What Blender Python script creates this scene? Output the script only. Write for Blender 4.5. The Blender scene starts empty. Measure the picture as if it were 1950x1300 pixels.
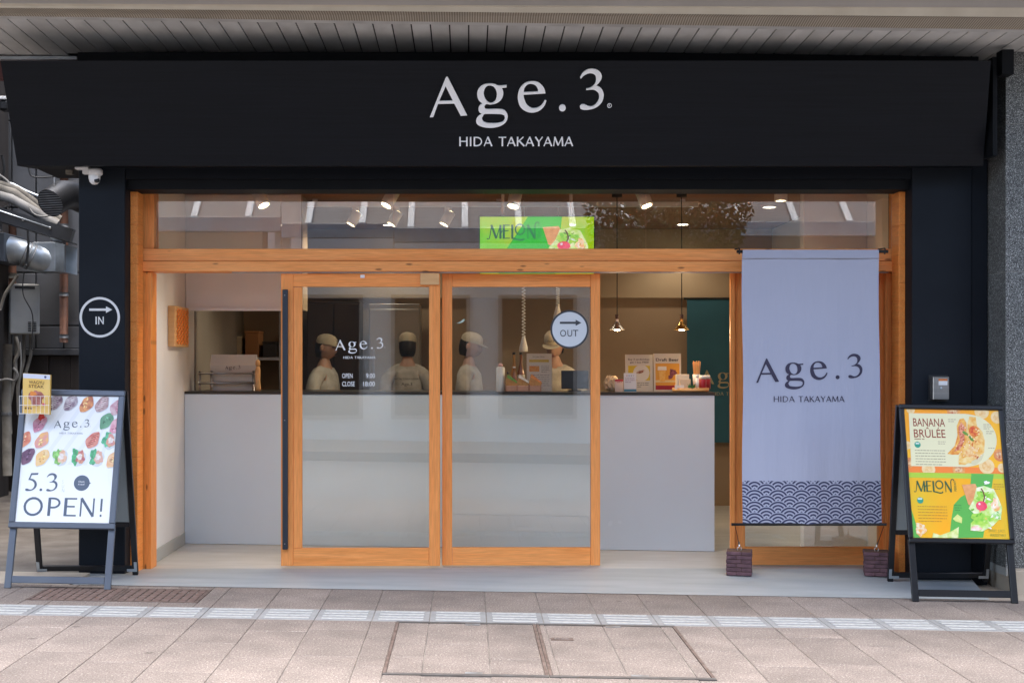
import bpy, bmesh, math, random
from mathutils import Vector, Matrix, Euler
scene = bpy.context.scene
COL = scene.collection
rnd = random.Random(7)
rad = math.radians
# ------------------------------------------------------------------ camera
CAM_H, FPX, PPX, PPY = 1.4, 2450.0, 890.0, 690.0
cam_data = bpy.data.cameras.new('camera')
cam = bpy.data.objects.new('camera', cam_data); COL.objects.link(cam)
cam.location = (0, 0, CAM_H); cam.rotation_euler = (rad(90), 0, 0)
cam_data.sensor_width = 36; cam_data.lens = FPX / 1950 * 36
cam_data.shift_x = (975 - PPX) / 1950; cam_data.shift_y = (PPY - 650) / 1950
cam_data.clip_start = 0.1; cam_data.clip_end = 2000
scene.camera = cam
# ------------------------------------------------------------------ sky, sun, exposure
SUN_EL, SUN_AZ = rad(80), rad(200)          # azimuth clockwise from +Y: high, behind the camera
world = bpy.data.worlds.new('World'); scene.world = world; world.use_nodes = True
wn = world.node_tree; wn.nodes.clear()
sky = wn.nodes.new('ShaderNodeTexSky'); sky.sky_type = 'NISHITA'; sky.sun_disc = False
sky.sun_elevation = SUN_EL; sky.sun_rotation = SUN_AZ; sky.air_density = 1.0; sky.dust_density = 3.0; sky.ozone_density = 1.0
bg = wn.nodes.new('ShaderNodeBackground'); bg.inputs['Strength'].default_value = 0.15
wo = wn.nodes.new('ShaderNodeOutputWorld')
wn.links.new(sky.outputs[0], bg.inputs[0]); wn.links.new(bg.outputs[0], wo.inputs[0])
sl = bpy.data.lights.new('sun', 'SUN'); sl.energy = 1.5; sl.angle = rad(70); sl.color = (1, .96, .9)
sun = bpy.data.objects.new('sun', sl); COL.objects.link(sun)
sd = Vector((math.sin(SUN_AZ) * math.cos(SUN_EL), math.cos(SUN_AZ) * math.cos(SUN_EL), math.sin(SUN_EL)))
sun.rotation_euler = sd.to_track_quat('Z', 'Y').to_euler(); sun.location = sd * 60
vs = scene.view_settings; vs.view_transform = 'Standard'; vs.look = 'None'; vs.gamma = 1; vs.exposure = 2.1
scene.cycles.use_denoising = True
scene.cycles.max_bounces = 10; scene.cycles.diffuse_bounces = 5; scene.cycles.transparent_max_bounces = 16
scene.cycles.caustics_reflective = False; scene.cycles.caustics_refractive = False
scene.cycles.sample_clamp_indirect = 6
# ------------------------------------------------------------------ helpers
def PX(px, Y): return (px - PPX) * Y / FPX
def PZ(py, Y): return CAM_H - (py - PPY) * Y / FPX
K = 0.0166                                  # the street falls to the right
def gz(x, y=0): return -K * x
def root_loc(p):
    v = Vector((0, 0, 0))
    while p is not None:
        v += p.location; p = p.parent
    return v
def props(o, label=None, cat=None, group=None, kind=None):
    if label: o['label'] = label
    if cat: o['category'] = cat
    if group: o['group'] = group
    if kind: o['kind'] = kind
    return o
def thing(name, label, cat, loc, group=None):
    o = bpy.data.objects.new(name, None); COL.objects.link(o); o.location = loc
    o.empty_display_size = .1
    return props(o, label, cat, group)
def FR(o, u=(1, 0, 0), v=(0, 0, 1)):
    u = Vector(u).normalized(); v = Vector(v).normalized(); n = u.cross(v)
    m = Matrix((u, v, n)).transposed().to_4x4(); m.translation = Vector(o); return m
class G:
    def __init__(s): s.v = []; s.f = []; s.m = []; s.uv = None
    def add(s, vs_, fs, mi=0, mat=None):
        b = len(s.v)
        for p in vs_:
            p = Vector(p)
            s.v.append(mat @ p if mat is not None else p)
        for f in fs: s.f.append([b + i for i in f]); s.m.append(mi)
        return s
    def box(s, x0, x1, y0, y1, z0, z1, mi=0, mat=None, bev=0):
        if x0 > x1: x0, x1 = x1, x0
        if y0 > y1: y0, y1 = y1, y0
        if z0 > z1: z0, z1 = z1, z0
        if bev:
            bm = bmesh.new(); bmesh.ops.create_cube(bm, size=1)
            for q in bm.verts: q.co = Vector(((x0 + x1) / 2 + q.co.x * (x1 - x0), (y0 + y1) / 2 + q.co.y * (y1 - y0), (z0 + z1) / 2 + q.co.z * (z1 - z0)))
            bmesh.ops.bevel(bm, geom=bm.edges[:], offset=min(bev, .45 * min(x1 - x0, y1 - y0, z1 - z0)), segments=1, affect='EDGES')
            bm.verts.index_update()
            r = s.add([q.co.copy() for q in bm.verts], [[q.index for q in f.verts] for f in bm.faces], mi, mat); bm.free(); return r
        return s.add([(x0, y0, z0), (x1, y0, z0), (x1, y1, z0), (x0, y1, z0), (x0, y0, z1), (x1, y0, z1), (x1, y1, z1), (x0, y1, z1)],
                     [(0, 3, 2, 1), (4, 5, 6, 7), (0, 1, 5, 4), (1, 2, 6, 5), (2, 3, 7, 6), (3, 0, 4, 7)], mi, mat)
    def prism(s, pts, d, mi=0, mat=None, z0=0):      # polygon in local xy, from z0 to z0+d
        n = len(pts)
        a = sum(pts[i][0] * pts[(i + 1) % n][1] - pts[(i + 1) % n][0] * pts[i][1] for i in range(n))
        if a < 0: pts = pts[::-1]
        if d == 0: return s.add([(p[0], p[1], z0) for p in pts], [list(range(n))], mi, mat)
        return s.add([(p[0], p[1], z0) for p in pts] + [(p[0], p[1], z0 + d) for p in pts],
                     [list(range(n))[::-1], list(range(n, 2 * n))] + [(i, (i + 1) % n, n + (i + 1) % n, n + i) for i in range(n)], mi, mat)
    def tube(s, path, r, n=8, mi=0, mat=None, cap=True):
        path = [Vector(p) for p in path]; rs = r if isinstance(r, (list, tuple)) else [r] * len(path)
        vs_ = []; fs = []; up = None
        for i, p in enumerate(path):
            t = (path[min(i + 1, len(path) - 1)] - path[max(i - 1, 0)]).normalized()
            if up is None: up = Vector((0, 0, 1)) if abs(t.z) < .9 else Vector((1, 0, 0))
            a = t.cross(up)
            if a.length < 1e-4: a = t.cross(Vector((0, 1, 0)))
            a.normalize(); b = a.cross(t).normalized(); up = b
            for k in range(n):
                an = 2 * math.pi * k / n; vs_.append(p + (a * math.cos(an) + b * math.sin(an)) * rs[i])
        for i in range(len(path) - 1):
            for k in range(n): fs.append((i * n + k, i * n + (k + 1) % n, (i + 1) * n + (k + 1) % n, (i + 1) * n + k))
        if cap: fs += [list(range(n)), list(range((len(path) - 1) * n, len(path) * n))[::-1]]
        return s.add(vs_, fs, mi, mat)
    def lathe(s, prof, n=20, mi=0, mat=None, cap=True):   # prof: (r, z)
        vs_ = []; fs = []
        for r, z in prof:
            for k in range(n):
                an = 2 * math.pi * k / n; vs_.append((r * math.cos(an), r * math.sin(an), z))
        for i in range(len(prof) - 1):
            for k in range(n): fs.append((i * n + k, i * n + (k + 1) % n, (i + 1) * n + (k + 1) % n, (i + 1) * n + k))
        if cap: fs += [list(range(n))[::-1], list(range((len(prof) - 1) * n, len(prof) * n))]
        return s.add(vs_, fs, mi, mat)
    def build(s, name, mat, parent=None, smooth=False, loc=None):
        base = root_loc(parent) if parent is not None else None
        if parent is None:
            if loc is None:
                xs = [p.x for p in s.v]; ys = [p.y for p in s.v]; zs = [p.z for p in s.v]
                loc = Vector(((min(xs) + max(xs)) / 2, (min(ys) + max(ys)) / 2, min(zs)))
            base = Vector(loc)
        me = bpy.data.meshes.new(name); me.from_pydata([tuple(p - base) for p in s.v], [], s.f)
        ms = mat if isinstance(mat, (list, tuple)) else [mat]
        for q in ms: me.materials.append(q)
        me.polygons.foreach_set('material_index', s.m)
        if smooth: me.polygons.foreach_set('use_smooth', [True] * len(s.f))
        me.update(); 
        o = bpy.data.objects.new(name, me); COL.objects.link(o)
        if parent is not None: o.parent = parent
        else: o.location = base
        return o
def T(x, y, z): return Matrix.Translation((x, y, z))
def part(name, g, mat, parent, smooth=False): return g.build(name, mat, parent, smooth)
def boxpart(name, b, mat, parent, bev=0.002): return G().box(*b, bev=bev).build(name, mat, parent)
def auto_smooth(o, ang=40):
    me = o.data; me.polygons.foreach_set('use_smooth', [True] * len(me.polygons))
    bm = bmesh.new(); bm.from_mesh(me)
    for e in bm.edges:
        if len(e.link_faces) == 2 and e.calc_face_angle(0) > rad(ang): e.smooth = False
    bm.to_mesh(me); bm.free(); return o
def copy_tree(o, parent=None, off=None):
    c = o.copy(); COL.objects.link(c); c.parent = parent
    if off is not None: c.location = o.location + Vector(off)
    for ch in o.children: copy_tree(ch, c)
    return c
# ------------------------------------------------------------------ materials
def mat_new(name):
    m = bpy.data.materials.new(name); m.use_nodes = True
    nt = m.node_tree; return m, nt, nt.nodes['Principled BSDF']
def N(nt, t, **kw):
    n = nt.nodes.new(t)
    for k, v in kw.items():
        if k.startswith('i_'):
            key = k[2:]; n.inputs[int(key) if key.isdigit() else key].default_value = v
        else: setattr(n, k, v)
    return n
def c4(c): return (c[0], c[1], c[2], 1)
def M(name, col, rough=.5, metal=0, col2=None, scale=8, detail=4, stretch=(1, 1, 1), bump=0, bscale=40, spec=.5, rand=0, contrast=(.35, .65), coat=0, emit=None, estr=0, rvar=0):
    m, nt, b = mat_new(name)
    b.inputs['Base Color'].default_value = c4(col); b.inputs['Roughness'].default_value = rough
    b.inputs['Metallic'].default_value = metal; b.inputs['Specular IOR Level'].default_value = spec
    b.inputs['Coat Weight'].default_value = coat
    L = nt.links
    if emit: b.inputs['Emission Color'].default_value = c4(emit); b.inputs['Emission Strength'].default_value = estr
    tc = N(nt, 'ShaderNodeTexCoord'); mp = N(nt, 'ShaderNodeMapping'); mp.inputs['Scale'].default_value = stretch
    L.new(tc.outputs['Object'], mp.inputs['Vector']); colout = None
    if rand:
        oi = N(nt, 'ShaderNodeObjectInfo'); va = N(nt, 'ShaderNodeVectorMath', operation='SCALE'); va.inputs['Scale'].default_value = 37.0
        cx = N(nt, 'ShaderNodeCombineXYZ'); L.new(oi.outputs['Random'], cx.inputs[0]); L.new(oi.outputs['Random'], cx.inputs[1]); L.new(oi.outputs['Random'], cx.inputs[2])
        L.new(cx.outputs[0], va.inputs[0]); L.new(va.outputs[0], mp.inputs['Location'])
    if col2 is not None:
        no = N(nt, 'ShaderNodeTexNoise'); no.inputs['Scale'].default_value = scale; no.inputs['Detail'].default_value = detail
        L.new(mp.outputs[0], no.inputs['Vector'])
        mr = N(nt, 'ShaderNodeMapRange'); mr.inputs[1].default_value = contrast[0]; mr.inputs[2].default_value = contrast[1]
        L.new(no.outputs[0], mr.inputs[0])
        mx = N(nt, 'ShaderNodeMix', data_type='RGBA'); mx.inputs[6].default_value = c4(col); mx.inputs[7].default_value = c4(col2)
        L.new(mr.outputs[0], mx.inputs[0]); colout = mx.outputs[2]
        if rvar:
            m2 = N(nt, 'ShaderNodeMapRange'); m2.inputs[3].default_value = rough - rvar; m2.inputs[4].default_value = rough + rvar
            L.new(no.outputs[0], m2.inputs[0]); L.new(m2.outputs[0], b.inputs['Roughness'])
    if rand:
        hs = N(nt, 'ShaderNodeHueSaturation'); mr2 = N(nt, 'ShaderNodeMapRange'); mr2.inputs[3].default_value = 1 - rand; mr2.inputs[4].default_value = 1 + rand
        L.new(oi.outputs['Random'], mr2.inputs[0]); L.new(mr2.outputs[0], hs.inputs['Value'])
        if colout: L.new(colout, hs.inputs['Color'])
        else: hs.inputs['Color'].default_value = c4(col)
        colout = hs.outputs[0]
    if colout: L.new(colout, b.inputs['Base Color'])
    if bump:
        nb = N(nt, 'ShaderNodeTexNoise'); nb.inputs['Scale'].default_value = bscale; nb.inputs['Detail'].default_value = 4
        L.new(mp.outputs[0], nb.inputs['Vector'])
        bu = N(nt, 'ShaderNodeBump'); bu.inputs['Strength'].default_value = bump; bu.inputs['Distance'].default_value = .01
        L.new(nb.outputs[0], bu.inputs['Height']); L.new(bu.outputs[0], b.inputs['Normal'])
    return m
def WOOD(name, col, col2, axis, knots=True, rough=.42):
    m, nt, b = mat_new(name); L = nt.links
    tc = N(nt, 'ShaderNodeTexCoord'); mp = N(nt, 'ShaderNodeMapping')
    oi = N(nt, 'ShaderNodeObjectInfo'); cx = N(nt, 'ShaderNodeCombineXYZ'); ms = N(nt, 'ShaderNodeMath', operation='MULTIPLY'); ms.inputs[1].default_value = 53
    L.new(oi.outputs['Random'], ms.inputs[0]); [L.new(ms.outputs[0], cx.inputs[i]) for i in range(3)]; L.new(cx.outputs[0], mp.inputs['Location'])
    sc = [14, 14, 14]; sc[axis] = .9; mp.inputs['Scale'].default_value = sc
    L.new(tc.outputs['Object'], mp.inputs['Vector'])
    no = N(nt, 'ShaderNodeTexNoise'); no.inputs['Scale'].default_value = 1.6; no.inputs['Detail'].default_value = 6; no.inputs['Distortion'].default_value = .6
    L.new(mp.outputs[0], no.inputs['Vector'])
    cr = N(nt, 'ShaderNodeValToRGB'); cr.color_ramp.elements[0].position = .3; cr.color_ramp.elements[0].color = c4(col); cr.color_ramp.elements[1].position = .72; cr.color_ramp.elements[1].color = c4(col2)
    L.new(no.outputs[0], cr.inputs[0]); out = cr.outputs[0]
    fg = N(nt, 'ShaderNodeTexNoise'); fg.inputs['Scale'].default_value = 9; fg.inputs['Detail'].default_value = 3; L.new(mp.outputs[0], fg.inputs['Vector'])
    mfg = N(nt, 'ShaderNodeMapRange'); mfg.inputs[1].default_value = .3; mfg.inputs[2].default_value = .7; mfg.inputs[3].default_value = .93; mfg.inputs[4].default_value = 1.17; L.new(fg.outputs[0], mfg.inputs[0])
    mm = N(nt, 'ShaderNodeMix', data_type='RGBA', blend_type='MULTIPLY'); mm.inputs[0].default_value = 1
    L.new(out, mm.inputs[6]); L.new(mfg.outputs[0], mm.inputs[7]); out = mm.outputs[2]
    if knots:
        mk = N(nt, 'ShaderNodeMapping'); s2 = [17, 0, 17]; s2[axis] = 5.2; mk.inputs['Scale'].default_value = s2; L.new(cx.outputs[0], mk.inputs['Location']); L.new(tc.outputs['Object'], mk.inputs['Vector'])
        vo = N(nt, 'ShaderNodeTexVoronoi'); vo.inputs['Scale'].default_value = 1.0; L.new(mk.outputs[0], vo.inputs['Vector'])
        mr = N(nt, 'ShaderNodeMapRange'); mr.inputs[1].default_value = .07; mr.inputs[2].default_value = .15; mr.inputs[3].default_value = .68; mr.inputs[4].default_value = 0; L.new(vo.outputs['Distance'], mr.inputs[0])
        mx = N(nt, 'ShaderNodeMix', data_type='RGBA'); mx.inputs[7].default_value = (.06, .02, .01, 1); L.new(out, mx.inputs[6]); L.new(mr.outputs[0], mx.inputs[0]); out = mx.outputs[2]
    L.new(out, b.inputs['Base Color']); b.inputs['Roughness'].default_value = rough; b.inputs['Specular IOR Level'].default_value = .3
    bu = N(nt, 'ShaderNodeBump'); bu.inputs['Strength'].default_value = .12; bu.inputs['Distance'].default_value = .01; L.new(fg.outputs[0], bu.inputs['Height']); L.new(bu.outputs[0], b.inputs['Normal'])
    return m
def GLASS(name, tint=(.93, .96, .95), refl=1.0):
    m, nt, b = mat_new(name); nt.nodes.remove(b); L = nt.links
    tr = N(nt, 'ShaderNodeBsdfTransparent'); tr.inputs[0].default_value = c4(tint)
    gl = N(nt, 'ShaderNodeBsdfGlossy'); gl.inputs['Roughness'].default_value = 0; gl.inputs[0].default_value = (1, 1, 1, 1)
    fr = N(nt, 'ShaderNodeFresnel'); fr.inputs['IOR'].default_value = 1.52
    mu = N(nt, 'ShaderNodeMath', operation='MULTIPLY'); mu.inputs[1].default_value = refl; mu.use_clamp = True
    mx = N(nt, 'ShaderNodeMixShader'); L.new(fr.outputs[0], mu.inputs[0]); L.new(mu.outputs[0], mx.inputs[0]); L.new(tr.outputs[0], mx.inputs[1]); L.new(gl.outputs[0], mx.inputs[2])
    L.new(mx.outputs[0], nt.nodes['Material Output'].inputs[0]); return m
def SPECKLE(name, base, light, dark, sc=220, rough=.45, rand=.0, la=.62, da=.36):
    m, nt, b = mat_new(name); L = nt.links
    tc = N(nt, 'ShaderNodeTexCoord')
    n1 = N(nt, 'ShaderNodeTexNoise'); n1.inputs['Scale'].default_value = sc; n1.inputs['Detail'].default_value = 2; L.new(tc.outputs['Object'], n1.inputs['Vector'])
    n2 = N(nt, 'ShaderNodeTexNoise'); n2.inputs['Scale'].default_value = sc * 1.7; n2.inputs['Detail'].default_value = 1; L.new(tc.outputs['Object'], n2.inputs['Vector'])
    n3 = N(nt, 'ShaderNodeTexNoise'); n3.inputs['Scale'].default_value = 5; n3.inputs['Detail'].default_value = 5
    oi = N(nt, 'ShaderNodeObjectInfo')
    ad = N(nt, 'ShaderNodeVectorMath', operation='MULTIPLY_ADD'); cx = N(nt, 'ShaderNodeCombineXYZ'); [L.new(oi.outputs['Random'], cx.inputs[i]) for i in range(3)]
    L.new(cx.outputs[0], ad.inputs[0]); ad.inputs[1].default_value = (41, 29, 17); L.new(tc.outputs['Object'], ad.inputs[2]); L.new(ad.outputs[0], n3.inputs['Vector'])
    a = N(nt, 'ShaderNodeMapRange'); a.inputs[1].default_value = la; a.inputs[2].default_value = la + .06; L.new(n1.outputs[0], a.inputs[0])
    d = N(nt, 'ShaderNodeMapRange'); d.inputs[1].default_value = da + .05; d.inputs[2].default_value = da; L.new(n2.outputs[0], d.inputs[0])
    m1 = N(nt, 'ShaderNodeMix', data_type='RGBA'); m1.inputs[6].default_value = c4(base); m1.inputs[7].default_value = c4(light); L.new(a.outputs[0], m1.inputs[0])
    m2 = N(nt, 'ShaderNodeMix', data_type='RGBA'); m2.inputs[7].default_value = c4(dark); L.new(m1.outputs[2], m2.inputs[6]); L.new(d.outputs[0], m2.inputs[0])
    v = N(nt, 'ShaderNodeMapRange'); v.inputs[1].default_value = .3; v.inputs[2].default_value = .7; v.inputs[3].default_value = .84; v.inputs[4].default_value = 1.12; L.new(n3.outputs[0], v.inputs[0])
    hs = N(nt, 'ShaderNodeHueSaturation'); L.new(m2.outputs[2], hs.inputs['Color'])
    r2 = N(nt, 'ShaderNodeMapRange'); r2.inputs[3].default_value = 1 - rand; r2.inputs[4].default_value = 1 + rand; L.new(oi.outputs['Random'], r2.inputs[0])
    mm = N(nt, 'ShaderNodeMath', operation='MULTIPLY'); L.new(v.outputs[0], mm.inputs[0]); L.new(r2.outputs[0], mm.inputs[1]); L.new(mm.outputs[0], hs.inputs['Value'])
    ge = N(nt, 'ShaderNodeNewGeometry'); n4 = N(nt, 'ShaderNodeTexNoise'); n4.inputs['Scale'].default_value = 1.7; n4.inputs['Detail'].default_value = 6; L.new(ge.outputs['Position'], n4.inputs['Vector'])
    s4 = N(nt, 'ShaderNodeMapRange'); s4.inputs[1].default_value = .3; s4.inputs[2].default_value = .7; s4.inputs[3].default_value = .83; s4.inputs[4].default_value = 1.1; L.new(n4.outputs[0], s4.inputs[0])
    vo = N(nt, 'ShaderNodeTexVoronoi'); vo.inputs['Scale'].default_value = 3.1; L.new(ge.outputs['Position'], vo.inputs['Vector'])
    s5 = N(nt, 'ShaderNodeMapRange'); s5.inputs[1].default_value = .05; s5.inputs[2].default_value = .09; s5.inputs[3].default_value = .62; s5.inputs[4].default_value = 1; L.new(vo.outputs['Distance'], s5.inputs[0])
    p4 = N(nt, 'ShaderNodeMath', operation='MULTIPLY'); L.new(s4.outputs[0], p4.inputs[0]); L.new(s5.outputs[0], p4.inputs[1])
    mst = N(nt, 'ShaderNodeMix', data_type='RGBA', blend_type='MULTIPLY'); mst.inputs[0].default_value = 1; L.new(hs.outputs[0], mst.inputs[6]); L.new(p4.outputs[0], mst.inputs[7])
    L.new(mst.outputs[2], b.inputs['Base Color']); b.inputs['Roughness'].default_value = rough
    bu = N(nt, 'ShaderNodeBump'); bu.inputs['Strength'].default_value = .15; bu.inputs['Distance'].default_value = .004; L.new(n1.outputs[0], bu.inputs['Height']); L.new(bu.outputs[0], b.inputs['Normal'])
    return m
MT = {}
MT['navy'] = M('navy_paint', (.0028, .0042, .0068), .5, spec=.16, col2=(.0045, .0062, .0098), scale=3, stretch=(.6, 6, 30), bump=.05, bscale=12)
MT['navy_pillar'] = M('navy_pillar_paint', (.005, .0078, .0125), .6, spec=.2, col2=(.0075, .011, .0165), scale=2.5, bump=.04, bscale=60)
MT['black'] = M('black_metal', (.012, .012, .013), .45, col2=(.02, .02, .021), scale=6, bump=.03)
MT['black_trim'] = M('black_trim', (.004, .005, .0065), .6, spec=.15, col2=(.006, .007, .009), scale=5)
MT['letter'] = M('letter_white_metal', (.93, .94, .95), .4, col2=(.90, .91, .92), scale=3)
MT['wood_h'] = WOOD('pine_horizontal', (.80, .285, .072), (.86, .365, .12), 0)
MT['wood_v'] = WOOD('pine_vertical', (.78, .262, .052), (.84, .34, .09), 2)
MT['wood_vp'] = WOOD('pine_vertical_clear', (.80, .275, .068), (.85, .335, .10), 2, knots=False)
MT['wood_hp'] = WOOD('pine_horizontal_clear', (.80, .28, .07), (.85, .345, .104), 0, knots=False)
MT['wood_r'] = WOOD('cedar_red', (.80, .25, .05), (.84, .31, .075), 1, knots=False)
MT['wood_pale'] = M('pale_wood', (.72, .43, .19), .5, col2=(.66, .37, .15), scale=4, stretch=(1, 8, 8))
MT['ceil_wood'] = M('ceiling_wood', (.34, .155, .07), .45, col2=(.26, .115, .05), scale=3, stretch=(1, 14, 14), rvar=.08)
MT['glass'] = GLASS('clear_glass', refl=2.1)
MT['glass_t'] = GLASS('transom_glass', (.9, .92, .91), refl=1.9)
MT['white_wall'] = M('white_wall', (.80, .80, .79), .7, col2=(.75, .75, .74), scale=2, bump=.03, bscale=120)
MT['laminate'] = M('counter_laminate', (.69, .785, .85), .25, col2=(.655, .75, .82), rvar=.05, scale=1.2, spec=.5)
MT['dark_top'] = M('dark_counter_top', (.03, .026, .022), .3)
MT['brown_wall'] = M('brown_wall', (.33, .24, .155), .75, col2=(.29, .205, .13), scale=1.6, bump=.04, bscale=80)
MT['tan_wall'] = M('tan_wall', (.40, .31, .20), .75, col2=(.36, .27, .17), scale=1.5)
MT['vinyl'] = M('vinyl_floor', (.50, .49, .46), .42, col2=(.44, .43, .40), scale=2.5, stretch=(1, 4, 1), rvar=.06)
MT['screed'] = M('smooth_screed', (.39, .415, .42), .5, col2=(.295, .32, .325), scale=2.2, stretch=(.6, 3, 1), bump=.08, bscale=60, rvar=.1, contrast=(.25, .75))
MT['paver'] = SPECKLE('granite_paver', (.213, .176, .153), (.335, .296, .262), (.115, .092, .079), 85, .75, .09, .57, .39)
MT['grout'] = M('grout', (.13, .115, .105), .9, col2=(.27, .245, .215), scale=3.5, contrast=(.4, .6))
MT['tactile'] = M('tactile_grey', (.275, .28, .28), .6, col2=(.23, .235, .235), scale=14, rand=.06)
MT['tactile_bar'] = M('tactile_bar_white', (.40, .405, .40), .55, col2=(.32, .325, .32), scale=40)
MT['rust'] = M('rusty_steel', (.10, .068, .055), .75, col2=(.17, .125, .105), scale=18, metal=.2, bump=.2)
MT['rust_d'] = M('rust_dark', (.09, .05, .035), .9)
MT['rust_l'] = M('rust_light', (.19, .13, .11), .8, col2=(.12, .075, .06), scale=25)
MT['galv'] = M('galvanised', (.50, .54, .57), .38, metal=.75, col2=(.38, .42, .45), scale=9)
MT['galv_d'] = M('weathered_steel', (.30, .31, .32), .55, metal=.6, col2=(.20, .19, .18), scale=14)
MT['white_d'] = M('aged_white', (.28, .27, .25), .6, col2=(.15, .142, .13), scale=6)
MT['frame_steel'] = M('dull_frame_steel', (.13, .125, .12), .6, metal=.4, col2=(.09, .08, .075), scale=12)
MT['steel'] = M('stainless', (.45, .44, .43), .32, metal=.9, col2=(.36, .355, .35), scale=3, stretch=(1, 1, 12))
MT['asphalt'] = M('street_surface', (.15, .145, .14), .85, col2=(.18, .172, .165), scale=60, bump=.3, bscale=150)
MT['alley'] = M('alley_ground', (.115, .095, .078), .9, col2=(.18, .158, .13), scale=3.5, detail=8, bump=.35, bscale=45)
MT['conc'] = M('alley_concrete', (.16, .163, .17), .85, col2=(.085, .087, .092), scale=1.3, detail=8, bump=.15, bscale=30, contrast=(.3, .7), rand=.12)
MT['brownboard'] = M('dark_brown_board', (.055, .042, .035), .8, col2=(.035, .028, .024), scale=2, stretch=(6, 6, .5), rand=.2)
MT['granite'] = SPECKLE('dark_granite', (.13, .138, .135), (.42, .43, .415), (.025, .025, .025), 130, .42, .03, .54, .43)
MT['kerb'] = M('kerb_concrete', (.17, .165, .155), .8, col2=(.13, .125, .12), scale=4)
MT['beige_stone'] = M('beige_stone', (.42, .36, .28), .7, col2=(.36, .30, .235), scale=5, bump=.08, bscale=80)
MT['soffit'] = M('soffit_board', (.68, .685, .67), .55, col2=(.52, .52, .505), scale=2.5, stretch=(2, 1, 1), rand=.06)
MT['soffit_gap'] = M('soffit_gap', (.03, .03, .03), .9)
MT['cream'] = M('cream_metal', (.60, .55, .45), .6, col2=(.52, .47, .38), scale=4, rand=.03)
MT['taupe'] = M('taupe_metal', (.40, .365, .335), .6, col2=(.36, .33, .30), scale=2)
MT['white'] = M('white_plastic', (.78, .78, .77), .35)
MT['lampwhite'] = M('lamp_body_white', (.86, .85, .83), .4)
MT['plastic_grey'] = M('grey_plastic', (.42, .42, .40), .5, col2=(.36, .36, .34), scale=5)
MT['copper'] = M('copper_pipe', (.26, .115, .065), .55, col2=(.15, .075, .05), scale=6, metal=.3)
MT['cream_pipe'] = M('pipe_wrap', (.25, .228, .19), .8, col2=(.12, .108, .09), scale=7, bump=.15)
MT['cable'] = M('black_cable', (.012, .012, .012), .6)
MT['sign_grey'] = M('slate_frame', (.105, .125, .155), .38, col2=(.085, .10, .13), scale=3, metal=.3)
MT['sign_black'] = M('black_frame', (.012, .012, .014), .32, metal=.2)
MT['brick'] = M('purple_brick', (.145, .075, .085), .9, col2=(.09, .045, .055), scale=16, bump=.5, bscale=50, rand=.15)
MT['gold'] = M('brass', (.75, .50, .17), .25, metal=1)
MT['silver'] = M('brushed_silver', (.66, .64, .60), .3, metal=1)
MT['teal'] = M('teal_cloth', (.022, .10, .14), .85, col2=(.018, .085, .12), scale=3, bump=.1, bscale=300)
MT['goldprint'] = M('gold_print', (.30, .26, .16), .7)
MT['skin'] = M('skin', (.46, .27, .19), .55)
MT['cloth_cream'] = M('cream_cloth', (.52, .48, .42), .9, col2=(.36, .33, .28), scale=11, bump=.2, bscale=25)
MT['cap'] = M('cap_cloth', (.56, .48, .35), .9, col2=(.46, .39, .28), scale=20)
MT['hair'] = M('black_hair', (.012, .010, .009), .5)
MT['trouser'] = M('dark_trousers', (.03, .03, .035), .85)
def EM(name, col, s): 
    return M(name, col, .5, emit=col, estr=s)
MT['bulb'] = EM('lit_bulb', (1, .78, .48), 14)
MT['bulb_w'] = EM('lit_downlight', (1, .88, .70), 7)
# ------------------------------------------------------------------ lettering
def catmull(pts, seg=5, corner=48):
    n = len(pts); P = [Vector((p[0], p[1])) for p in pts]; out = []
    def sharp(i):
        a = P[i] - P[i - 1]; b = P[(i + 1) % n] - P[i]
        if a.length < 1e-6 or b.length < 1e-6: return True
        return abs(math.degrees(a.angle_signed(b, 0))) > corner
    sh = [sharp(i) for i in range(n)]
    for i in range(n):
        p1, p2 = P[i], P[(i + 1) % n]
        p0 = P[i - 1] if not sh[i] else p1 - (p2 - p1)
        p3 = P[(i + 2) % n] if not sh[(i + 1) % n] else p2 + (p2 - p1)
        straight = sh[i] and sh[(i + 1) % n]
        out.append(p1.copy())
        if not straight:
            for k in range(1, seg):
                t = k / seg
                out.append(.5 * ((2 * p1) + (p2 - p0) * t + (2 * p0 - 5 * p1 + 4 * p2 - p3) * t * t + (3 * p1 - p0 - 3 * p2 + p3) * t ** 3))
    return out
def curve_mesh(loops, depth):
    cu = bpy.data.curves.new('tmp', 'CURVE'); cu.dimensions = '2D'; cu.fill_mode = 'BOTH'
    for lp in loops:
        sp = cu.splines.new('POLY'); sp.points.add(len(lp) - 1); sp.use_cyclic_u = True
        for q, p in zip(sp.points, lp): q.co = (p[0], p[1], 0, 1)
    cu.extrude = depth / 2
    ob = bpy.data.objects.new('tmp', cu); COL.objects.link(ob)
    me = bpy.data.meshes.new_from_object(ob.evaluated_get(bpy.context.evaluated_depsgraph_get()))
    v = [q.co.copy() for q in me.vertices]; f = [list(p.vertices) for p in me.polygons]
    bpy.data.objects.remove(ob); bpy.data.curves.remove(cu); bpy.data.meshes.remove(me)
    return v, f
def circ(cx, cy, r, n=24): return [(cx + r * math.cos(2 * math.pi * i / n), cy + r * math.sin(2 * math.pi * i / n)) for i in range(n)]
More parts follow.
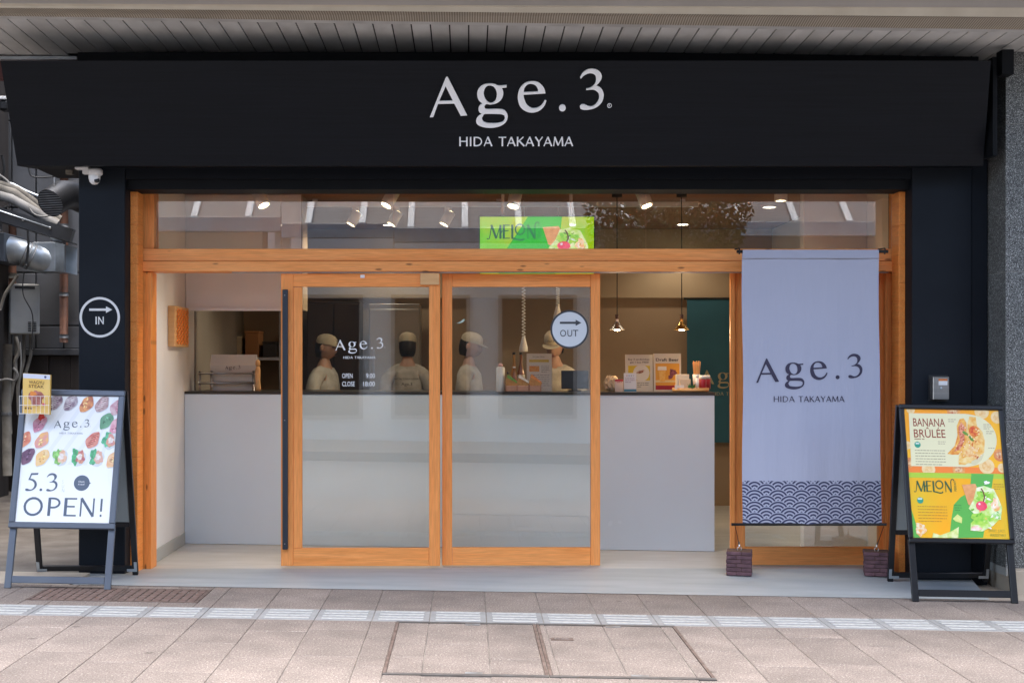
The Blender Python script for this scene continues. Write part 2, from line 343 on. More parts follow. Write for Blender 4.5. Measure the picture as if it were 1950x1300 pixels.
LOGO = {
 'A': [[(178,590),(325,240),(338,240),(508,574),(452,577),(395,470),(252,473),(208,588)], [(262,448),(320,320),(383,446)]],
 'g': [[(855,311),(855,331),(812,335),(826,370),(822,410),(800,445),(765,468),(715,478),(685,474),(668,482),(660,500),(668,516),(690,520),(780,518),(830,525),(860,553),(868,590),(850,635),(800,668),(730,683),(660,678),(610,660),(590,635),(592,605),(612,578),(640,560),(618,546),(609,520),(618,490),(645,470),(612,442),(598,402),(601,362),(625,325),(665,303),(715,298),(755,304),(785,316)],
       [(655,390),(662,345),(685,318),(715,314),(745,328),(765,360),(770,400),(760,440),(735,462),(705,463),(675,440)],
       [(638,600),(655,566),(680,560),(800,562),(838,574),(845,600),(825,630),(770,643),(700,642),(655,630)]],
 'e': [[(1197,382),(1005,394),(1012,430),(1035,480),(1075,508),(1120,510),(1165,485),(1195,440),(1208,445),(1190,490),(1150,530),(1090,549),(1030,538),(980,500),(957,440),(957,390),(975,335),(1020,292),(1080,278),(1135,290),(1175,325),(1193,360)],
       [(1005,373),(1012,335),(1040,305),(1075,300),(1110,315),(1130,345),(1132,367)]],
 '.': [circ(1351, 509, 29)],
 '3': [[(1497,245),(1520,205),(1560,178),(1605,172),(1650,185),(1680,215),(1685,250),(1668,285),(1640,315),(1680,335),(1705,370),(1710,410),(1695,460),(1650,503),(1590,522),(1540,524),(1510,515),(1505,495),(1518,480),(1545,478),(1575,492),(1610,495),(1645,475),(1668,440),(1672,410),(1660,375),(1625,352),(1590,350),(1555,354),(1555,343),(1595,332),(1630,300),(1638,265),(1630,230),(1605,212),(1570,210),(1530,228),(1503,256)]],
}
FIVE = [(280,253),(355,250),(348,268),(287,271),(276,305),(310,312),(338,335),(347,365),(335,395),(300,418),(255,424),(233,415),(235,402),(255,400),(280,408),(305,402),(320,380),(322,355),(305,332),(275,320),(256,318)]
LS = 4.643
LOGO_C = {}
def logo_glyph(ch, depth):      # in fascia photo pixels about (990, 200)
    key = (ch, depth)
    if key not in LOGO_C:
        loops = [catmull([((x / LS + 780) - 990, -((y / LS + 100) - 200)) for x, y in lp]) for lp in LOGO[ch]]
        LOGO_C[key] = curve_mesh(loops, depth)
    return LOGO_C[key]
def arc(cx, cy, rx, ry, a0, a1, n=10): return [(cx + rx * math.cos(rad(a0 + (a1 - a0) * i / n)), cy + ry * math.sin(rad(a0 + (a1 - a0) * i / n))) for i in range(n + 1)]
A_, B_ = .14, .085
GLY = {
 'H': (.86, [([(.09,0),(.09,1)],A_), ([(.73,0),(.73,1)],A_), ([(.09,.52),(.73,.52)],B_)]),
 'I': (.28, [([(.12,0),(.12,1)],A_)]),
 'D': (.88, [([(.09,0),(.09,1)],A_), ([(.09,.96),(.30,.96)]+arc(.30,.5,.46,.46,90,-90)+[(.09,.04)],B_*1.2)]),
 'A': (.78, [([(.03,0),(.37,1)],B_), ([(.37,1),(.74,0)],A_), ([(.15,.33),(.60,.33)],B_)]),
 'T': (.70, [([(.35,0),(.35,1)],A_), ([(0,.96),(.70,.96)],B_)]),
 'K': (.74, [([(.09,0),(.09,1)],A_), ([(.13,.46),(.62,1)],B_), ([(.24,.56),(.72,0)],A_)]),
 'Y': (.72, [([(.03,1),(.36,.46)],A_), ([(.69,1),(.36,.46)],B_), ([(.36,.48),(.36,0)],A_)]),
 'M': (.98, [([(.06,0),(.13,1)],B_), ([(.13,1),(.47,.08)],A_), ([(.47,.08),(.82,1)],B_), ([(.82,1),(.90,0)],A_)]),
 'P': (.66, [([(.09,0),(.09,1)],A_), ([(.09,.96),(.28,.96)]+arc(.28,.71,.30,.25,90,-90)+[(.09,.46)],B_*1.2)]),
 'E': (.64, [([(.09,0),(.09,1)],A_), ([(.09,.96),(.60,.96)],B_), ([(.09,.53),(.52,.53)],B_), ([(.09,.04),(.60,.04)],B_)]),
 'N': (.90, [([(.09,0),(.09,1)],B_), ([(.09,1),(.76,0)],A_), ([(.76,0),(.76,1)],B_)]),
 'O': (1.1, [(arc(.52,.5,.44,.46,80,280),A_*.9), (arc(.52,.5,.44,.46,-100,100),A_*.9)]),
 'S': (.6, [([(.5,.88),(.36,.97),(.2,.94),(.12,.8),(.16,.64),(.3,.54),(.45,.44),(.52,.28),(.46,.1),(.3,.03),(.1,.1)],B_*1.1)]),
 'U': (.8, [([(.09,1),(.09,.35)]+arc(.38,.35,.29,.32,180,360)+[(.67,1)],B_*1.2)]),
 'L': (.58, [([(.09,0),(.09,1)],A_), ([(.09,.04),(.56,.04)],B_)]),
 '!': (.3, [([(.13,.98),(.13,.28)],A_*1.1), ([(.13,.0),(.13,.12)],A_)]),
 ' ': (.4, []), '.': (.28, [([(.12,0),(.12,.12)],.12)]),
}
def strip(pts, w):
    P = [Vector((p[0], p[1])) for p in pts]; L_ = []; R_ = []
    for i, p in enumerate(P):
        d = P[min(i + 1, len(P) - 1)] - P[max(i - 1, 0)]
        d.normalize(); n = Vector((-d.y, d.x)) * w / 2
        L_.append(p + n); R_.append(p - n)
    return L_, R_
def glyph_text(g, s, x, y, h, mat, mi=0, depth=0, z=0, track=.12, adv=1.0, bold=1.0):   # s drawn with flared strokes, x = left edge
    k = 0
    for ch in s:
        a, st = GLY[ch]
        for pts, w in st:
            P = [(x + p[0] * h * adv, y + p[1] * h) for p in pts]
            L_, R_ = strip(P, w * h * bold); zz = z + k * .00008; k = (k + 1) % 5
            n = len(L_)
            if depth:
                vs_ = [(q.x, q.y, 0) for q in L_] + [(q.x, q.y, 0) for q in R_] + [(q.x, q.y, depth + zz) for q in L_] + [(q.x, q.y, depth + zz) for q in R_]
                fs = []
                for i in range(n - 1):
                    fs += [(2 * n + i, 3 * n + i, 3 * n + i + 1, 2 * n + i + 1), (i, i + 1, 2 * n + i + 1 - 0, 2 * n + i), (n + i + 1, n + i, 3 * n + i, 3 * n + i + 1)]
                fs += [(0, 2 * n, 3 * n, n), (n - 1, 2 * n - 1, 4 * n - 1, 3 * n - 1)]
            else:
                vs_ = [(q.x, q.y, zz) for q in L_] + [(q.x, q.y, zz) for q in R_]
                fs = [(i, n + i, n + i + 1, i + 1) for i in range(n - 1)]
            g.add(vs_, fs, mi, mat)
        x += (a * adv + track) * h
    return x
def glyph_width(s, h, track=.12, adv=1.0): return sum((GLY[c][0] * adv + track) * h for c in s) - track * h
def add_logo(g, fr, w, mi=0, depth=0, z=0, sub=True, subbold=1.0, reg=True):       # full logo, w = width of "Age.3" in metres; centre at frame origin
    sc = w / 330.0
    m = fr @ T(0, 0, z + depth / 2) @ Matrix.Diagonal((sc, sc, 1, 1))
    for ch in 'Age.3':
        v, f = logo_glyph(ch, depth)
        g.add(v, f, mi, m)
    if sub:
        h = 17.5; s = 'HIDA TAKAYAMA'; tw = glyph_width(s, h, .10)
        k = 220.0 / tw
        m2 = fr @ T(0, 0, z) @ Matrix.Diagonal((sc, sc, 1, 1)) @ Matrix.Diagonal((k, 1, 1, 1))
        glyph_text(g, s, (874 - 990) / k, -(283 - 200), h, m2, mi, depth=depth, track=.10, bold=subbold)
    if reg:
        cx, cy = 1160.5 - 990, -(205.5 - 200)
        v, f = curve_mesh([circ(cx, cy, 4.2, 16), circ(cx, cy, 3.3, 16)], depth); g.add(v, f, mi, m)
_txt = {}
def text_geo(s, depth=0, bold=0, spacing=1.0):
    key = (s, depth, bold, spacing)
    if key in _txt: return _txt[key]
    cu = bpy.data.curves.new('tmp', 'FONT'); cu.body = s; cu.size = 1; cu.extrude = depth / 2; cu.offset = bold; cu.resolution_u = 3; cu.space_character = spacing
    ob = bpy.data.objects.new('tmp', cu); COL.objects.link(ob)
    me = bpy.data.meshes.new_from_object(ob.evaluated_get(bpy.context.evaluated_depsgraph_get()))
    v = [q.co.copy() for q in me.vertices]; f = [list(p.vertices) for p in me.polygons]
    bpy.data.objects.remove(ob); bpy.data.curves.remove(cu); bpy.data.meshes.remove(me)
    _txt[key] = (v, f); return v, f
def add_text(g, s, fr, x0, x1, y0, h, mi=0, z=0, bold=0, depth=0):     # cap height h, fitted between x0 and x1
    v, f = text_geo(s, depth, bold)
    a = min(p.x for p in v); b = max(p.x for p in v); hh = max(p.y for p in text_geo('H')[0])
    sx = (x1 - x0) / (b - a); sy = h / hh
    g.add([(x0 + (p.x - a) * sx, y0 + p.y * sy, z + p.z + depth / 2) for p in v], f, mi, fr)
# ------------------------------------------------------------------ flat prints
class Art:
    def __init__(s, fr, prefix='print', emit=0): s.g = G(); s.fr = fr; s.mats = []; s.idx = {}; s.pre = prefix; s.emit = emit; s.clip = None
    def m(s, col, col2=None, scale=60, key=None):
        k = (col, col2, scale)
        if k not in s.idx:
            s.idx[k] = len(s.mats)
            nm = '%s_%d' % (s.pre, len(s.mats))
            if s.emit:
                if col2 is None: s.mats.append(M(nm, (0.02, .02, .02), .3, emit=col, estr=s.emit))
                else:
                    m = M(nm, col, .3, col2=col2, scale=scale); b = m.node_tree.nodes['Principled BSDF']
                    src = b.inputs['Base Color'].links[0].from_socket; m.node_tree.links.new(src, b.inputs['Emission Color']); b.inputs['Emission Strength'].default_value = s.emit
                    s.mats.append(m)
            else: s.mats.append(M(nm, col, .38, col2=col2, scale=scale, spec=.4))
        return s.idx[k]
    def poly(s, pts, col, layer, col2=None, scale=60):
        if s.clip: pts = [(min(max(p[0], s.clip[0]), s.clip[2]), min(max(p[1], s.clip[1]), s.clip[3])) for p in pts]
        s.g.prism(list(pts), 0, s.m(col, col2, scale), s.fr, z0=layer * .0005)
    def rect(s, x0, y0, x1, y1, col, layer, col2=None, scale=60): s.poly([(x0, y0), (x1, y0), (x1, y1), (x0, y1)], col, layer, col2, scale)
    def disc(s, cx, cy, r, col, layer, col2=None, scale=60, ry=None, n=24): s.poly([(cx + r * math.cos(2 * math.pi * i / n), cy + (ry or r) * math.sin(2 * math.pi * i / n)) for i in range(n)], col, layer, col2, scale)
    def blob(s, cx, cy, rx, ry, col, layer, col2=None, scale=60, rough=.15, seed=0, ang=0, n=28):
        r = random.Random(seed); ph = [r.uniform(0, 6.28) for _ in range(4)]; P = []
        for i in range(n):
            t = 2 * math.pi * i / n; k = 1 + rough * (math.sin(3 * t + ph[0]) * .5 + math.sin(5 * t + ph[1]) * .35 + math.sin(8 * t + ph[2]) * .3)
            x, y = rx * k * math.cos(t), ry * k * math.sin(t); P.append((cx + x * math.cos(ang) - y * math.sin(ang), cy + x * math.sin(ang) + y * math.cos(ang)))
        s.poly(P, col, layer, col2, scale)
    def line(s, pts, w, col, layer):
        L_, R_ = strip(pts, w); n = len(L_); z = layer * .0005
        s.g.add([(q.x, q.y, z) for q in L_] + [(q.x, q.y, z) for q in R_], [(i, n + i, n + i + 1, i + 1) for i in range(n - 1)], s.m(col), s.fr)
    def text(s, t, x0, x1, y0, h, col, layer, bold=0): add_text(s.g, t, s.fr, x0, x1, y0, h, s.m(col), layer * .0005, bold)
    def blurb(s, x0, x1, y0, rows, dy, h, col, layer, seed=0):       # rows of body copy too small to read
        r = random.Random(seed)
        for i in range(rows):
            x = x0; xe = x1 if i < rows - 1 else x0 + (x1 - x0) * r.uniform(.6, .9)
            while x < xe - h:
                w = min(r.uniform(1.6, 6) * h, xe - x); s.rect(x, y0 - i * dy, x + w, y0 - i * dy + h, col, layer); x += w + h * .8
    def build(s, name, parent): return s.g.build(name, s.mats, parent)
def melon_word(a, x, y, h, col, layer):
    z = layer * .0005; mi = a.m(col)
    def st(pts, w): a.line([(x + p[0] * h, y + p[1] * h) for p in pts], w * h, col, layer + .12 * (len(a.g.f) % 4))
    t, k = .07, .155
    st([(-.12,.04),(-.04,-.04),(.05,.02),(.10,.2),(.22,.95)], t); st([(.2,.98),(.55,.02)], k); st([(.55,.02),(.84,.98)], t); st([(.84,.98),(.84,0)], k)
    st([(1.08,1),(1.08,0)], k); st([(1.08,.96),(1.5,.96)], t); st([(.92,.42),(.95,.55),(1.08,.54),(1.42,.58)], t); st([(1.08,.04),(1.5,.04)], t)
    st([(1.68,1),(1.68,0)], k); st([(1.68,.04),(1.95,-.02),(2.25,-.1),(2.45,-.06),(2.5,.04)], t * 1.6)
    st(arc(2.22,.66,.32,.36,75,285), .11); st(arc(2.22,.66,.32,.36,-105,105), .11)
    st([(2.78,0),(2.78,.98)], t); st([(2.76,1),(3.28,0)], k); st([(3.28,0),(3.28,.95),(3.36,1.15),(3.5,1.18),(3.58,1.06)], t * 1.3)
def melon_scene(a, X, Y, W, H):       # cake and biscuit illustration of the melon panel, X,Y lower left
    q = lambda u, v: (X + u * W, Y + v * H)
    g1, g2 = (.20, .55, .05), (.42, .66, .10)
    a.poly([q(.60,.52), q(.55,.82), q(.69,.84), q(.76,.60), q(.70,.45)], (.62,.27,.10), 4, (.72,.36,.15), 30)
    cx, cy = X + .80 * W, Y + .45 * H
    P = [(.70,.30),(.60,.46),(.66,.60),(.70,.78),(.78,.81),(.88,.76),(.92,.62),(.95,.48),(.93,.33),(.84,.20),(.72,.11),(.60,.12),(.61,.24)]
    a.poly([q(*p) for p in P], g2, 5, (.80,.82,.60), 22)
    a.blob(*q(.78,.62), .10 * W, .10 * H, g1, 6, g2, 40, .3, 3); a.blob(*q(.72,.30), .11 * W, .09 * H, g1, 6, g2, 40, .3, 4)
    a.blob(*q(.88,.52), .04 * W, .10 * H, (.80,.34,.08), 6.5, (.85,.75,.6), 30, .3, 5); a.blob(*q(.89,.36), .045 * W, .06 * H, g1, 6.8, (.8,.85,.7), 40, .4, 6)
    a.blob(*q(.66,.155), .055 * W, .035 * H, (.85,.82,.82), 7, (.8,.3,.15), 25, .3, 7); a.blob(*q(.81,.86), .03 * W, .025 * H, (.88,.87,.88), 7, None, 60, .3, 8)
    rr = random.Random(5)
    for k in range(46):
        u, v = rr.uniform(.63, .93), rr.uniform(.16, .76)
        if abs(u - .79) / .17 + abs(v - .46) / .36 > 1: continue
        c = rr.choice(((.78,.80,.66),(.14,.42,.03),(.36,.60,.08),(.50,.70,.20),(.82,.45,.12),(.85,.84,.80))); a.blob(*q(u, v), rr.uniform(.010, .026) * W, rr.uniform(.006, .016) * H, c, 7.2 + .02 * k, None, 60, .4, k, rr.uniform(0, 3), 12)
    a.line([q(.755,.54), q(.775,.64), q(.765,.72), q(.745,.77)], .012 * W, (.16,.03,.03), 8)
    a.disc(*q(.735,.50), .058 * W, (.72,.03,.09), 8.4, (.80,.10,.16), 20, ry=.075 * H); a.disc(*q(.715,.53), .012 * W, (.9,.6,.65), 8.8)
# ================================================================== the setting
gr = G(); S = 160
gr.add([(-S, -S, gz(-S) - .14), (S, -S, gz(S) - .14), (S, S, gz(S) - .14), (-S, S, gz(-S) - .14)], [(0, 1, 2, 3)])
road = gr.build('road', MT['asphalt'], None, loc=(0, 0, -.14)); props(road, kind='structure')
tilt = math.atan(K)
def slab(name, x0, x1, y0, y1, dz0, dz1, mat):
    g = G(); g.add([(x0, y0, gz(x0) + dz0), (x1, y0, gz(x1) + dz0), (x1, y1, gz(x1) + dz0), (x0, y1, gz(x0) + dz0), (x0, y0, gz(x0) + dz1), (x1, y0, gz(x1) + dz1), (x1, y1, gz(x1) + dz1), (x0, y1, gz(x0) + dz1)],
                   [(0, 3, 2, 1), (4, 5, 6, 7), (0, 1, 5, 4), (1, 2, 6, 5), (2, 3, 7, 6), (3, 0, 4, 7)])
    return g
PV0, PV1 = 4.3, 7.88
pav = slab('pavement', -14, 14, PV0, PV1, -.2, -.0042, None).build('pavement', MT['grout'], None, loc=(0, 6, 0)); props(pav, kind='structure')
# --- pavers
_pm = {}
def paver_mesh(w, l, mat, kind='paver', th=.012):
    key = (round(w, 3), round(l, 3), kind)
    if key in _pm: return _pm[key]
    g = G().box(-w / 2, w / 2, -l / 2, l / 2, -th, 0, bev=.0022)
    if kind == 'tactile':
        for i in range(4):
            y = (i - 1.5) * l * .235; g.box(-w * .40, w * .40, y - l * .052, y + l * .052, -.001, .005, 1, bev=.002)
    me = bpy.data.meshes.new(kind); me.from_pydata([tuple(v) for v in g.v], [], g.f)
    for q in (mat if isinstance(mat, list) else [mat]): me.materials.append(q)
    me.polygons.foreach_set('material_index', g.m); _pm[key] = me; return me
def put_paver(x0, x1, y0, y1, parent=None, name='paver', mat=None, kind='paver', dz=0):
    j = .0038; w, l = x1 - x0 - j, y1 - y0 - j
    if w < .012 or l < .012: return
    o = bpy.data.objects.new(name, paver_mesh(w, l, mat or MT['paver'], kind)); COL.objects.link(o); p = parent or pav
    o.parent = p; cx, cy = (x0 + x1) / 2, (y0 + y1) / 2
    o.location = Vector((cx, cy, gz(cx) + dz + rnd.uniform(-.0008, .0008))) - root_loc(p); o.rotation_euler = (0, tilt, 0)
    return o
PW, PO = .31, .1045
TY0, TY1 = 6.936, 7.236
MH = (-.381, 1.115, 5.75, 6.931)                 # manhole pair
GRT = (-2.535, -1.547, 7.37, 7.785)              # drain gratings
def sub_rect(r, h):
    x0, x1, y0, y1 = r; a0, a1, b0, b1 = h
    if x1 <= a0 + .002 or x0 >= a1 - .002 or y1 <= b0 + .002 or y0 >= b1 - .002: return [r]
    out = []
    if x0 < a0: out.append((x0, a0, y0, y1))
    if x1 > a1: out.append((a1, x1, y0, y1))
    m0, m1 = max(x0, a0), min(x1, a1)
    if y0 < b0: out.append((m0, m1, y0, b0))
    if y1 > b1: out.append((m0, m1, b1, y1))
    return out
stuffg = G()
for c in range(-20, 20):
    x0 = PO + c * PW; x1 = x0 + PW; seen = -12 <= c <= 11
    rects = [(x0, x1, TY1, PV1)]
    off = [0.0, .17, .36, .52][(c * 7 + 3) % 4] if True else 0; y = TY0; first = True
    while y > PV0 + .2:
        l = (.60 - off) if first and off < .45 else .60
        if first and off >= .45: l = .30
        yn = max(y - l, PV0 + .16); rects.append((x0, x1, yn, y)); y = yn; first = False
    for r in rects:
        for q in sub_rect(r, MH):
            for q2 in sub_rect(q, GRT):
                if seen and q2[3] > 5.25: put_paver(*q2)
                else: j = .0045; stuffg.add([(q2[0], q2[2], gz(q2[0])), (q2[1] - j, q2[2], gz(q2[1])), (q2[1] - j, q2[3] - j, gz(q2[1])), (q2[0], q2[3] - j, gz(q2[0]))], [(0, 1, 2, 3)])
    if seen: put_paver(x0, x1, TY0, TY1, name='tactile_paver', mat=[MT['tactile'], MT['tactile_bar']], kind='tactile')
    else: stuffg.add([(x0, TY0, gz(x0)), (x1, TY0, gz(x1)), (x1, TY1, gz(x1)), (x0, TY1, gz(x0))], [(0, 1, 2, 3)])
so = stuffg.build('outer_pavers', MT['paver'], pav); so['kind'] = 'stuff'
kerb = slab('kerb', -14, 14, PV0 - .16, PV0 + .15, -.2, 0, None).build('kerb', MT['kerb'], pav)
# --- manhole covers inset with paving
def manhole(x0, x1, y0, y1, label, plate):
    t = thing('manhole_cover', label, 'manhole cover', ((x0 + x1) / 2, (y0 + y1) / 2, gz((x0 + x1) / 2)), 'inset manhole covers in the pavement')
    b = .014
    def bar(a0, a1, c0, c1, m):
        g = slab('', a0, a1, c0, c1, -.012, .003, None); return g.build('frame_bar', m, t)
    bar(x0, x1, y0 - .02, y0 + b, MT['frame_steel']); bar(x0, x1, y1 - b, y1 + .016, MT['frame_steel']); bar(x0, x0 + b, y0 + b, y1 - b, MT['rust']); bar(x1 - b, x1, y0 + b, y1 - b, MT['rust'])
    xs = [x0 + b] + [v for v in [PO + k * PW for k in range(-20, 20)] if x0 + b + .03 < v < x1 - b - .03] + [x1 - b]
    for i in range(len(xs) - 1):
        cut = y0 + (y1 - y0) * [.30, .55, .28, .52][(i + (x0 > 0) * 1) % 4]
        put_paver(xs[i], xs[i + 1], y0 + b, cut, t, 'tile'); put_paver(xs[i], xs[i + 1], cut, y1 - b, t, 'tile')
    for yy in (y0 + b, y1 - b - .035):
        cx = x0 + (x1 - x0) * .55; slab('', cx - .04, cx + .04, yy, yy + .035, -.004, .0025, None).build('key_slot', MT['galv_d'], t)
    if plate:
        px0, py0 = x0 + .055, y0 + .66 * (y1 - y0)
        pl = slab('', px0, px0 + .115, py0, py0 + .05, -.004, .003, None).build('name_plate', MT['rust'], t)
        g = G(); add_text(g, 'EX', FR((px0 + .02, py0 + .012, gz(px0) + .0034), (1, 0, -K), (0, 1, 0)), 0, .075, 0, .026); g.build('raised_mark', MT['galv_d'], pl)

mx_ = .367
manhole(MH[0], mx_ - .002, 5.77, 6.915, 'tile-inset double manhole cover half with galvanised slots, without name plate', False)
manhole(mx_ + .002, MH[1], 5.77, 6.915, 'tile-inset manhole cover half with small rusty name plate by its edge', True)
# --- rusty drain gratings
def grate(x0, x1, y0, y1, label):
    t = thing('drain_grating', label, 'grating', ((x0 + x1) / 2, (y0 + y1) / 2, gz((x0 + x1) / 2)), 'rusty drain gratings in front of the pillar')
    b = .02; r = lambda a0, a1, c0, c1, n, m=MT['rust'], d0=-.02, d1=.002: slab('', a0, a1, c0, c1, d0, d1, None).build(n, m, t)
    r(x0, x1, y0, y0 + b, 'frame_bar'); r(x0, x1, y1 - b, y1, 'frame_bar'); r(x0, x0 + b, y0 + b, y1 - b, 'frame_bar'); r(x1 - b, x1, y0 + b, y1 - b, 'frame_bar')
    r(x0 + b, x1 - b, y0 + b, y1 - b, 'pit_bottom', MT['rust_d'], -.02, -.006)
    n = 9; w = (x1 - x0 - 2 * b) / n
    for i in range(n): r(x0 + b + i * w + w * .12, x0 + b + (i + 1) * w - w * .12, y0 + b, y1 - b, 'slat', MT['rust_l'], -.006, .001)
    for i in range(5):
        yy = y0 + b + (i + .5) * (y1 - y0 - 2 * b) / 5; r(x0 + b, x1 - b, yy - .004, yy + .004, 'cross_bar', MT['rust'], -.004, .0018)

grate(GRT[0], -2.047, GRT[2], GRT[3], 'rusty drain grating under the grey sandwich-board legs')
grate(-2.043, GRT[1], GRT[2], GRT[3], 'rusty drain grating in clear view beside the shop step')
# --- shop step (smooth screed) and interior floor
g = G(); nx, ny = 24, 8; XL, XR = -2.62, 3.36
for j in range(ny + 1):
    t = j / ny; y = PV1 + (8.75 - PV1) * t
    for i in range(nx + 1):
        u = i / nx; xl = -2.42 - .2 * t; xr = 3.20 + .17 * t; x = xl + (xr - xl) * u
        g.v.append(Vector((x, y, gz(x) * (1 - t) ** .8 + .002)))
for j in range(ny):
    for i in range(nx):
        a = j * (nx + 1) + i; g.f.append([a, a + 1, a + nx + 2, a + nx + 1]); g.m.append(0)
ob = g.build('step_paving', MT['screed'], None, loc=(0, 8, 0)); props(ob, kind='structure')
g = G().box(-2.25, 3.0, 8.752, 12.7, -.12, 0); props(g.build('interior_floor', MT['vinyl'], None), kind='structure')
# strip beside the granite pier
g = slab('', 3.1, 14, PV1 + .003, 8.9, -.12, -.004, None); props(g.build('pier_paving', MT['beige_stone'], None), kind='structure')
# --- alley ground
g = G(); xs = [-14, -8, -5, -4, -3.3, -2.9, -2.5]; ys = [PV1 + .002, 8.2, 8.6, 9.2, 11, 14.2]
r2 = random.Random(3)
for j, y in enumerate(ys):
    for i, x in enumerate(xs): g.v.append(Vector((x, y, gz(x) * (1 - min(1, (y - PV1) / 4)) - .004 + (r2.uniform(-.01, .006) if 0 < j else 0))))
for j in range(len(ys) - 1):
    for i in range(len(xs) - 1):
        a = j * len(xs) + i; g.f.append([a, a + 1, a + len(xs) + 1, a + len(xs)]); g.m.append(0)
props(g.build('alley_ground', MT['alley'], None, loc=(-4, 10, 0)), kind='structure')
g = slab('', -3.25, -2.44, PV1 + .004, 8.32, -.02, .002, None); props(g.build('concrete_apron', MT['beige_stone'], None), kind='structure')

# ================================================================== arcade canopy over this pavement
cn = thing('arcade_canopy', 'pale board-lined arcade canopy with cream gutter edge above the shop sign', 'canopy', (0, 7.75, 3.4))
LXL, LXR = PX(0, 7.75), PX(1950, 7.75)
def line_z(yl, yr, Y, x):
    zl, zr = PZ(yl, Y), PZ(yr, Y); xl, xr = PX(0, Y), PX(1950, Y); return zl + (zr - zl) * (x - xl) / (xr - xl)
prof = [(36.0, 62.5, 7.75), (31, 57, 7.68), (15.5, 33, 7.50), (7, 15, 7.47), (-70, -60, 7.42)]
x_a, x_b = -4.6, 5.4
def ribbon(p, q, mat, name, th=.01):
    g = G(); pts = []
    for x in (x_a, x_b):
        for (yl, yr, Y) in (p, q): pts.append((x, Y, line_z(yl, yr, Y, x)))
    v = [pts[0], pts[2], pts[3], pts[1]]
    g.add(v + [(a[0], a[1] + .0, a[2] + th) for a in v], [(0, 3, 2, 1), (4, 5, 6, 7), (0, 1, 5, 4), (1, 2, 6, 5), (2, 3, 7, 6), (3, 0, 4, 7)])
    return g.build(name, mat, cn)
def PERF():
    m, nt, b = mat_new('perforated_cream'); L = nt.links
    tc = N(nt, 'ShaderNodeTexCoord'); wv = N(nt, 'ShaderNodeTexWave'); wv.wave_type = 'BANDS'; wv.bands_direction = 'X'; wv.inputs['Scale'].default_value = 21; wv.inputs['Distortion'].default_value = .3
    L.new(tc.outputs['Object'], wv.inputs['Vector'])
    no = N(nt, 'ShaderNodeTexNoise'); no.inputs['Scale'].default_value = 5; L.new(tc.outputs['Object'], no.inputs['Vector'])
    mx = N(nt, 'ShaderNodeMix', data_type='RGBA'); mx.inputs[6].default_value = (.24, .20, .15, 1); mx.inputs[7].default_value = (.58, .53, .44, 1); L.new(wv.outputs[0], mx.inputs[0])
    m2 = N(nt, 'ShaderNodeMix', data_type='RGBA', blend_type='MULTIPLY'); m2.inputs[0].default_value = .35; L.new(mx.outputs[2], m2.inputs[6]); L.new(no.outputs[0], m2.inputs[7])
    L.new(m2.outputs[2], b.inputs['Base Color']); b.inputs['Roughness'].default_value = .6; return m
ribbon(prof[0], prof[1], MT['soffit'], 'edge_trim'); ribbon(prof[1], prof[2], PERF(), 'vent_strip'); ribbon(prof[2], prof[3], MT['cream'], 'gutter_lip', .02); ribbon(prof[3], prof[4], MT['taupe'], 'gutter_face', .02)
# planks of the soffit
bw = .1158; bx0 = PX(15.4, 7.75)
zs = lambda x, Y: line_z(36, 62.5, 7.75, x) - (Y - 7.75) * .028
_sb = {}
k = -13
while bx0 + k * bw < 4.8:
    xa = bx0 + k * bw; xb = xa + bw - .009; yb = 8.62 if xb < -2.56 else 8.52
    g = G(); g.add([(xa, 7.752, zs(xa, 7.752)), (xb, 7.752, zs(xb, 7.752)), (xb, yb, zs(xb, yb)), (xa, yb, zs(xa, yb)), (xa, 7.752, zs(xa, 7.752) + .012), (xb, 7.752, zs(xb, 7.752) + .012), (xb, yb, zs(xb, yb) + .012), (xa, yb, zs(xa, yb) + .012)],
                   [(0, 3, 2, 1), (4, 5, 6, 7), (0, 1, 5, 4), (1, 2, 6, 5), (2, 3, 7, 6), (3, 0, 4, 7)])
    g.build('soffit_board', MT['soffit'], cn); k += 1
g = G(); g.add([(x, y, zs(x, y) + .013 + h) for h in (0, .05) for x, y in ((x_a, 7.70), (x_b, 7.70), (x_b, 8.63), (x_a, 8.63))], [(0, 3, 2, 1), (4, 5, 6, 7), (0, 1, 5, 4), (1, 2, 6, 5), (2, 3, 7, 6), (3, 0, 4, 7)])
g.build('deck', MT['soffit_gap'], cn)
g = G().box(x_a, x_b, 8.60, 8.66, 3.36, 3.46); 
g = G().box(-4.6, -2.57, 8.63, 8.70, 3.30, 3.50); g.build('end_trim', M('maroon_trim', (.10, .035, .035), .7), cn)
g = G().box(-4.6, -2.60, 8.56, 8.60, PZ(112, 8.58) - .01, PZ(112, 8.58) + .012); g.build('tin_edge', MT['galv'], cn)
# unseen street-side half of the canopy, cut short to light the facade, with posts
g = G(); zt = 3.74
g.add([(x_a - 6, 6.30, zt + .18), (x_b + 6, 6.30, zt + .18), (x_b + 6, 7.44, zt), (x_a - 6, 7.44, zt), (x_a - 6, 6.30, zt + .24), (x_b + 6, 6.30, zt + .24), (x_b + 6, 7.44, zt + .06), (x_a - 6, 7.44, zt + .06)], [(0, 3, 2, 1), (4, 5, 6, 7), (0, 1, 5, 4), (1, 2, 6, 5), (2, 3, 7, 6), (3, 0, 4, 7)])
g.build('roof_sheet', MT['taupe'], cn)
boxpart('eave_beam', (x_a - 6, x_b + 6, 6.20, 6.30, zt + .1, zt + .32), MT['taupe'], cn)
for x in (-5.6, 6.2): boxpart('post', (x - .07, x + .07, 6.18, 6.32, gz(x) - .05, zt + .1), MT['taupe'], cn)

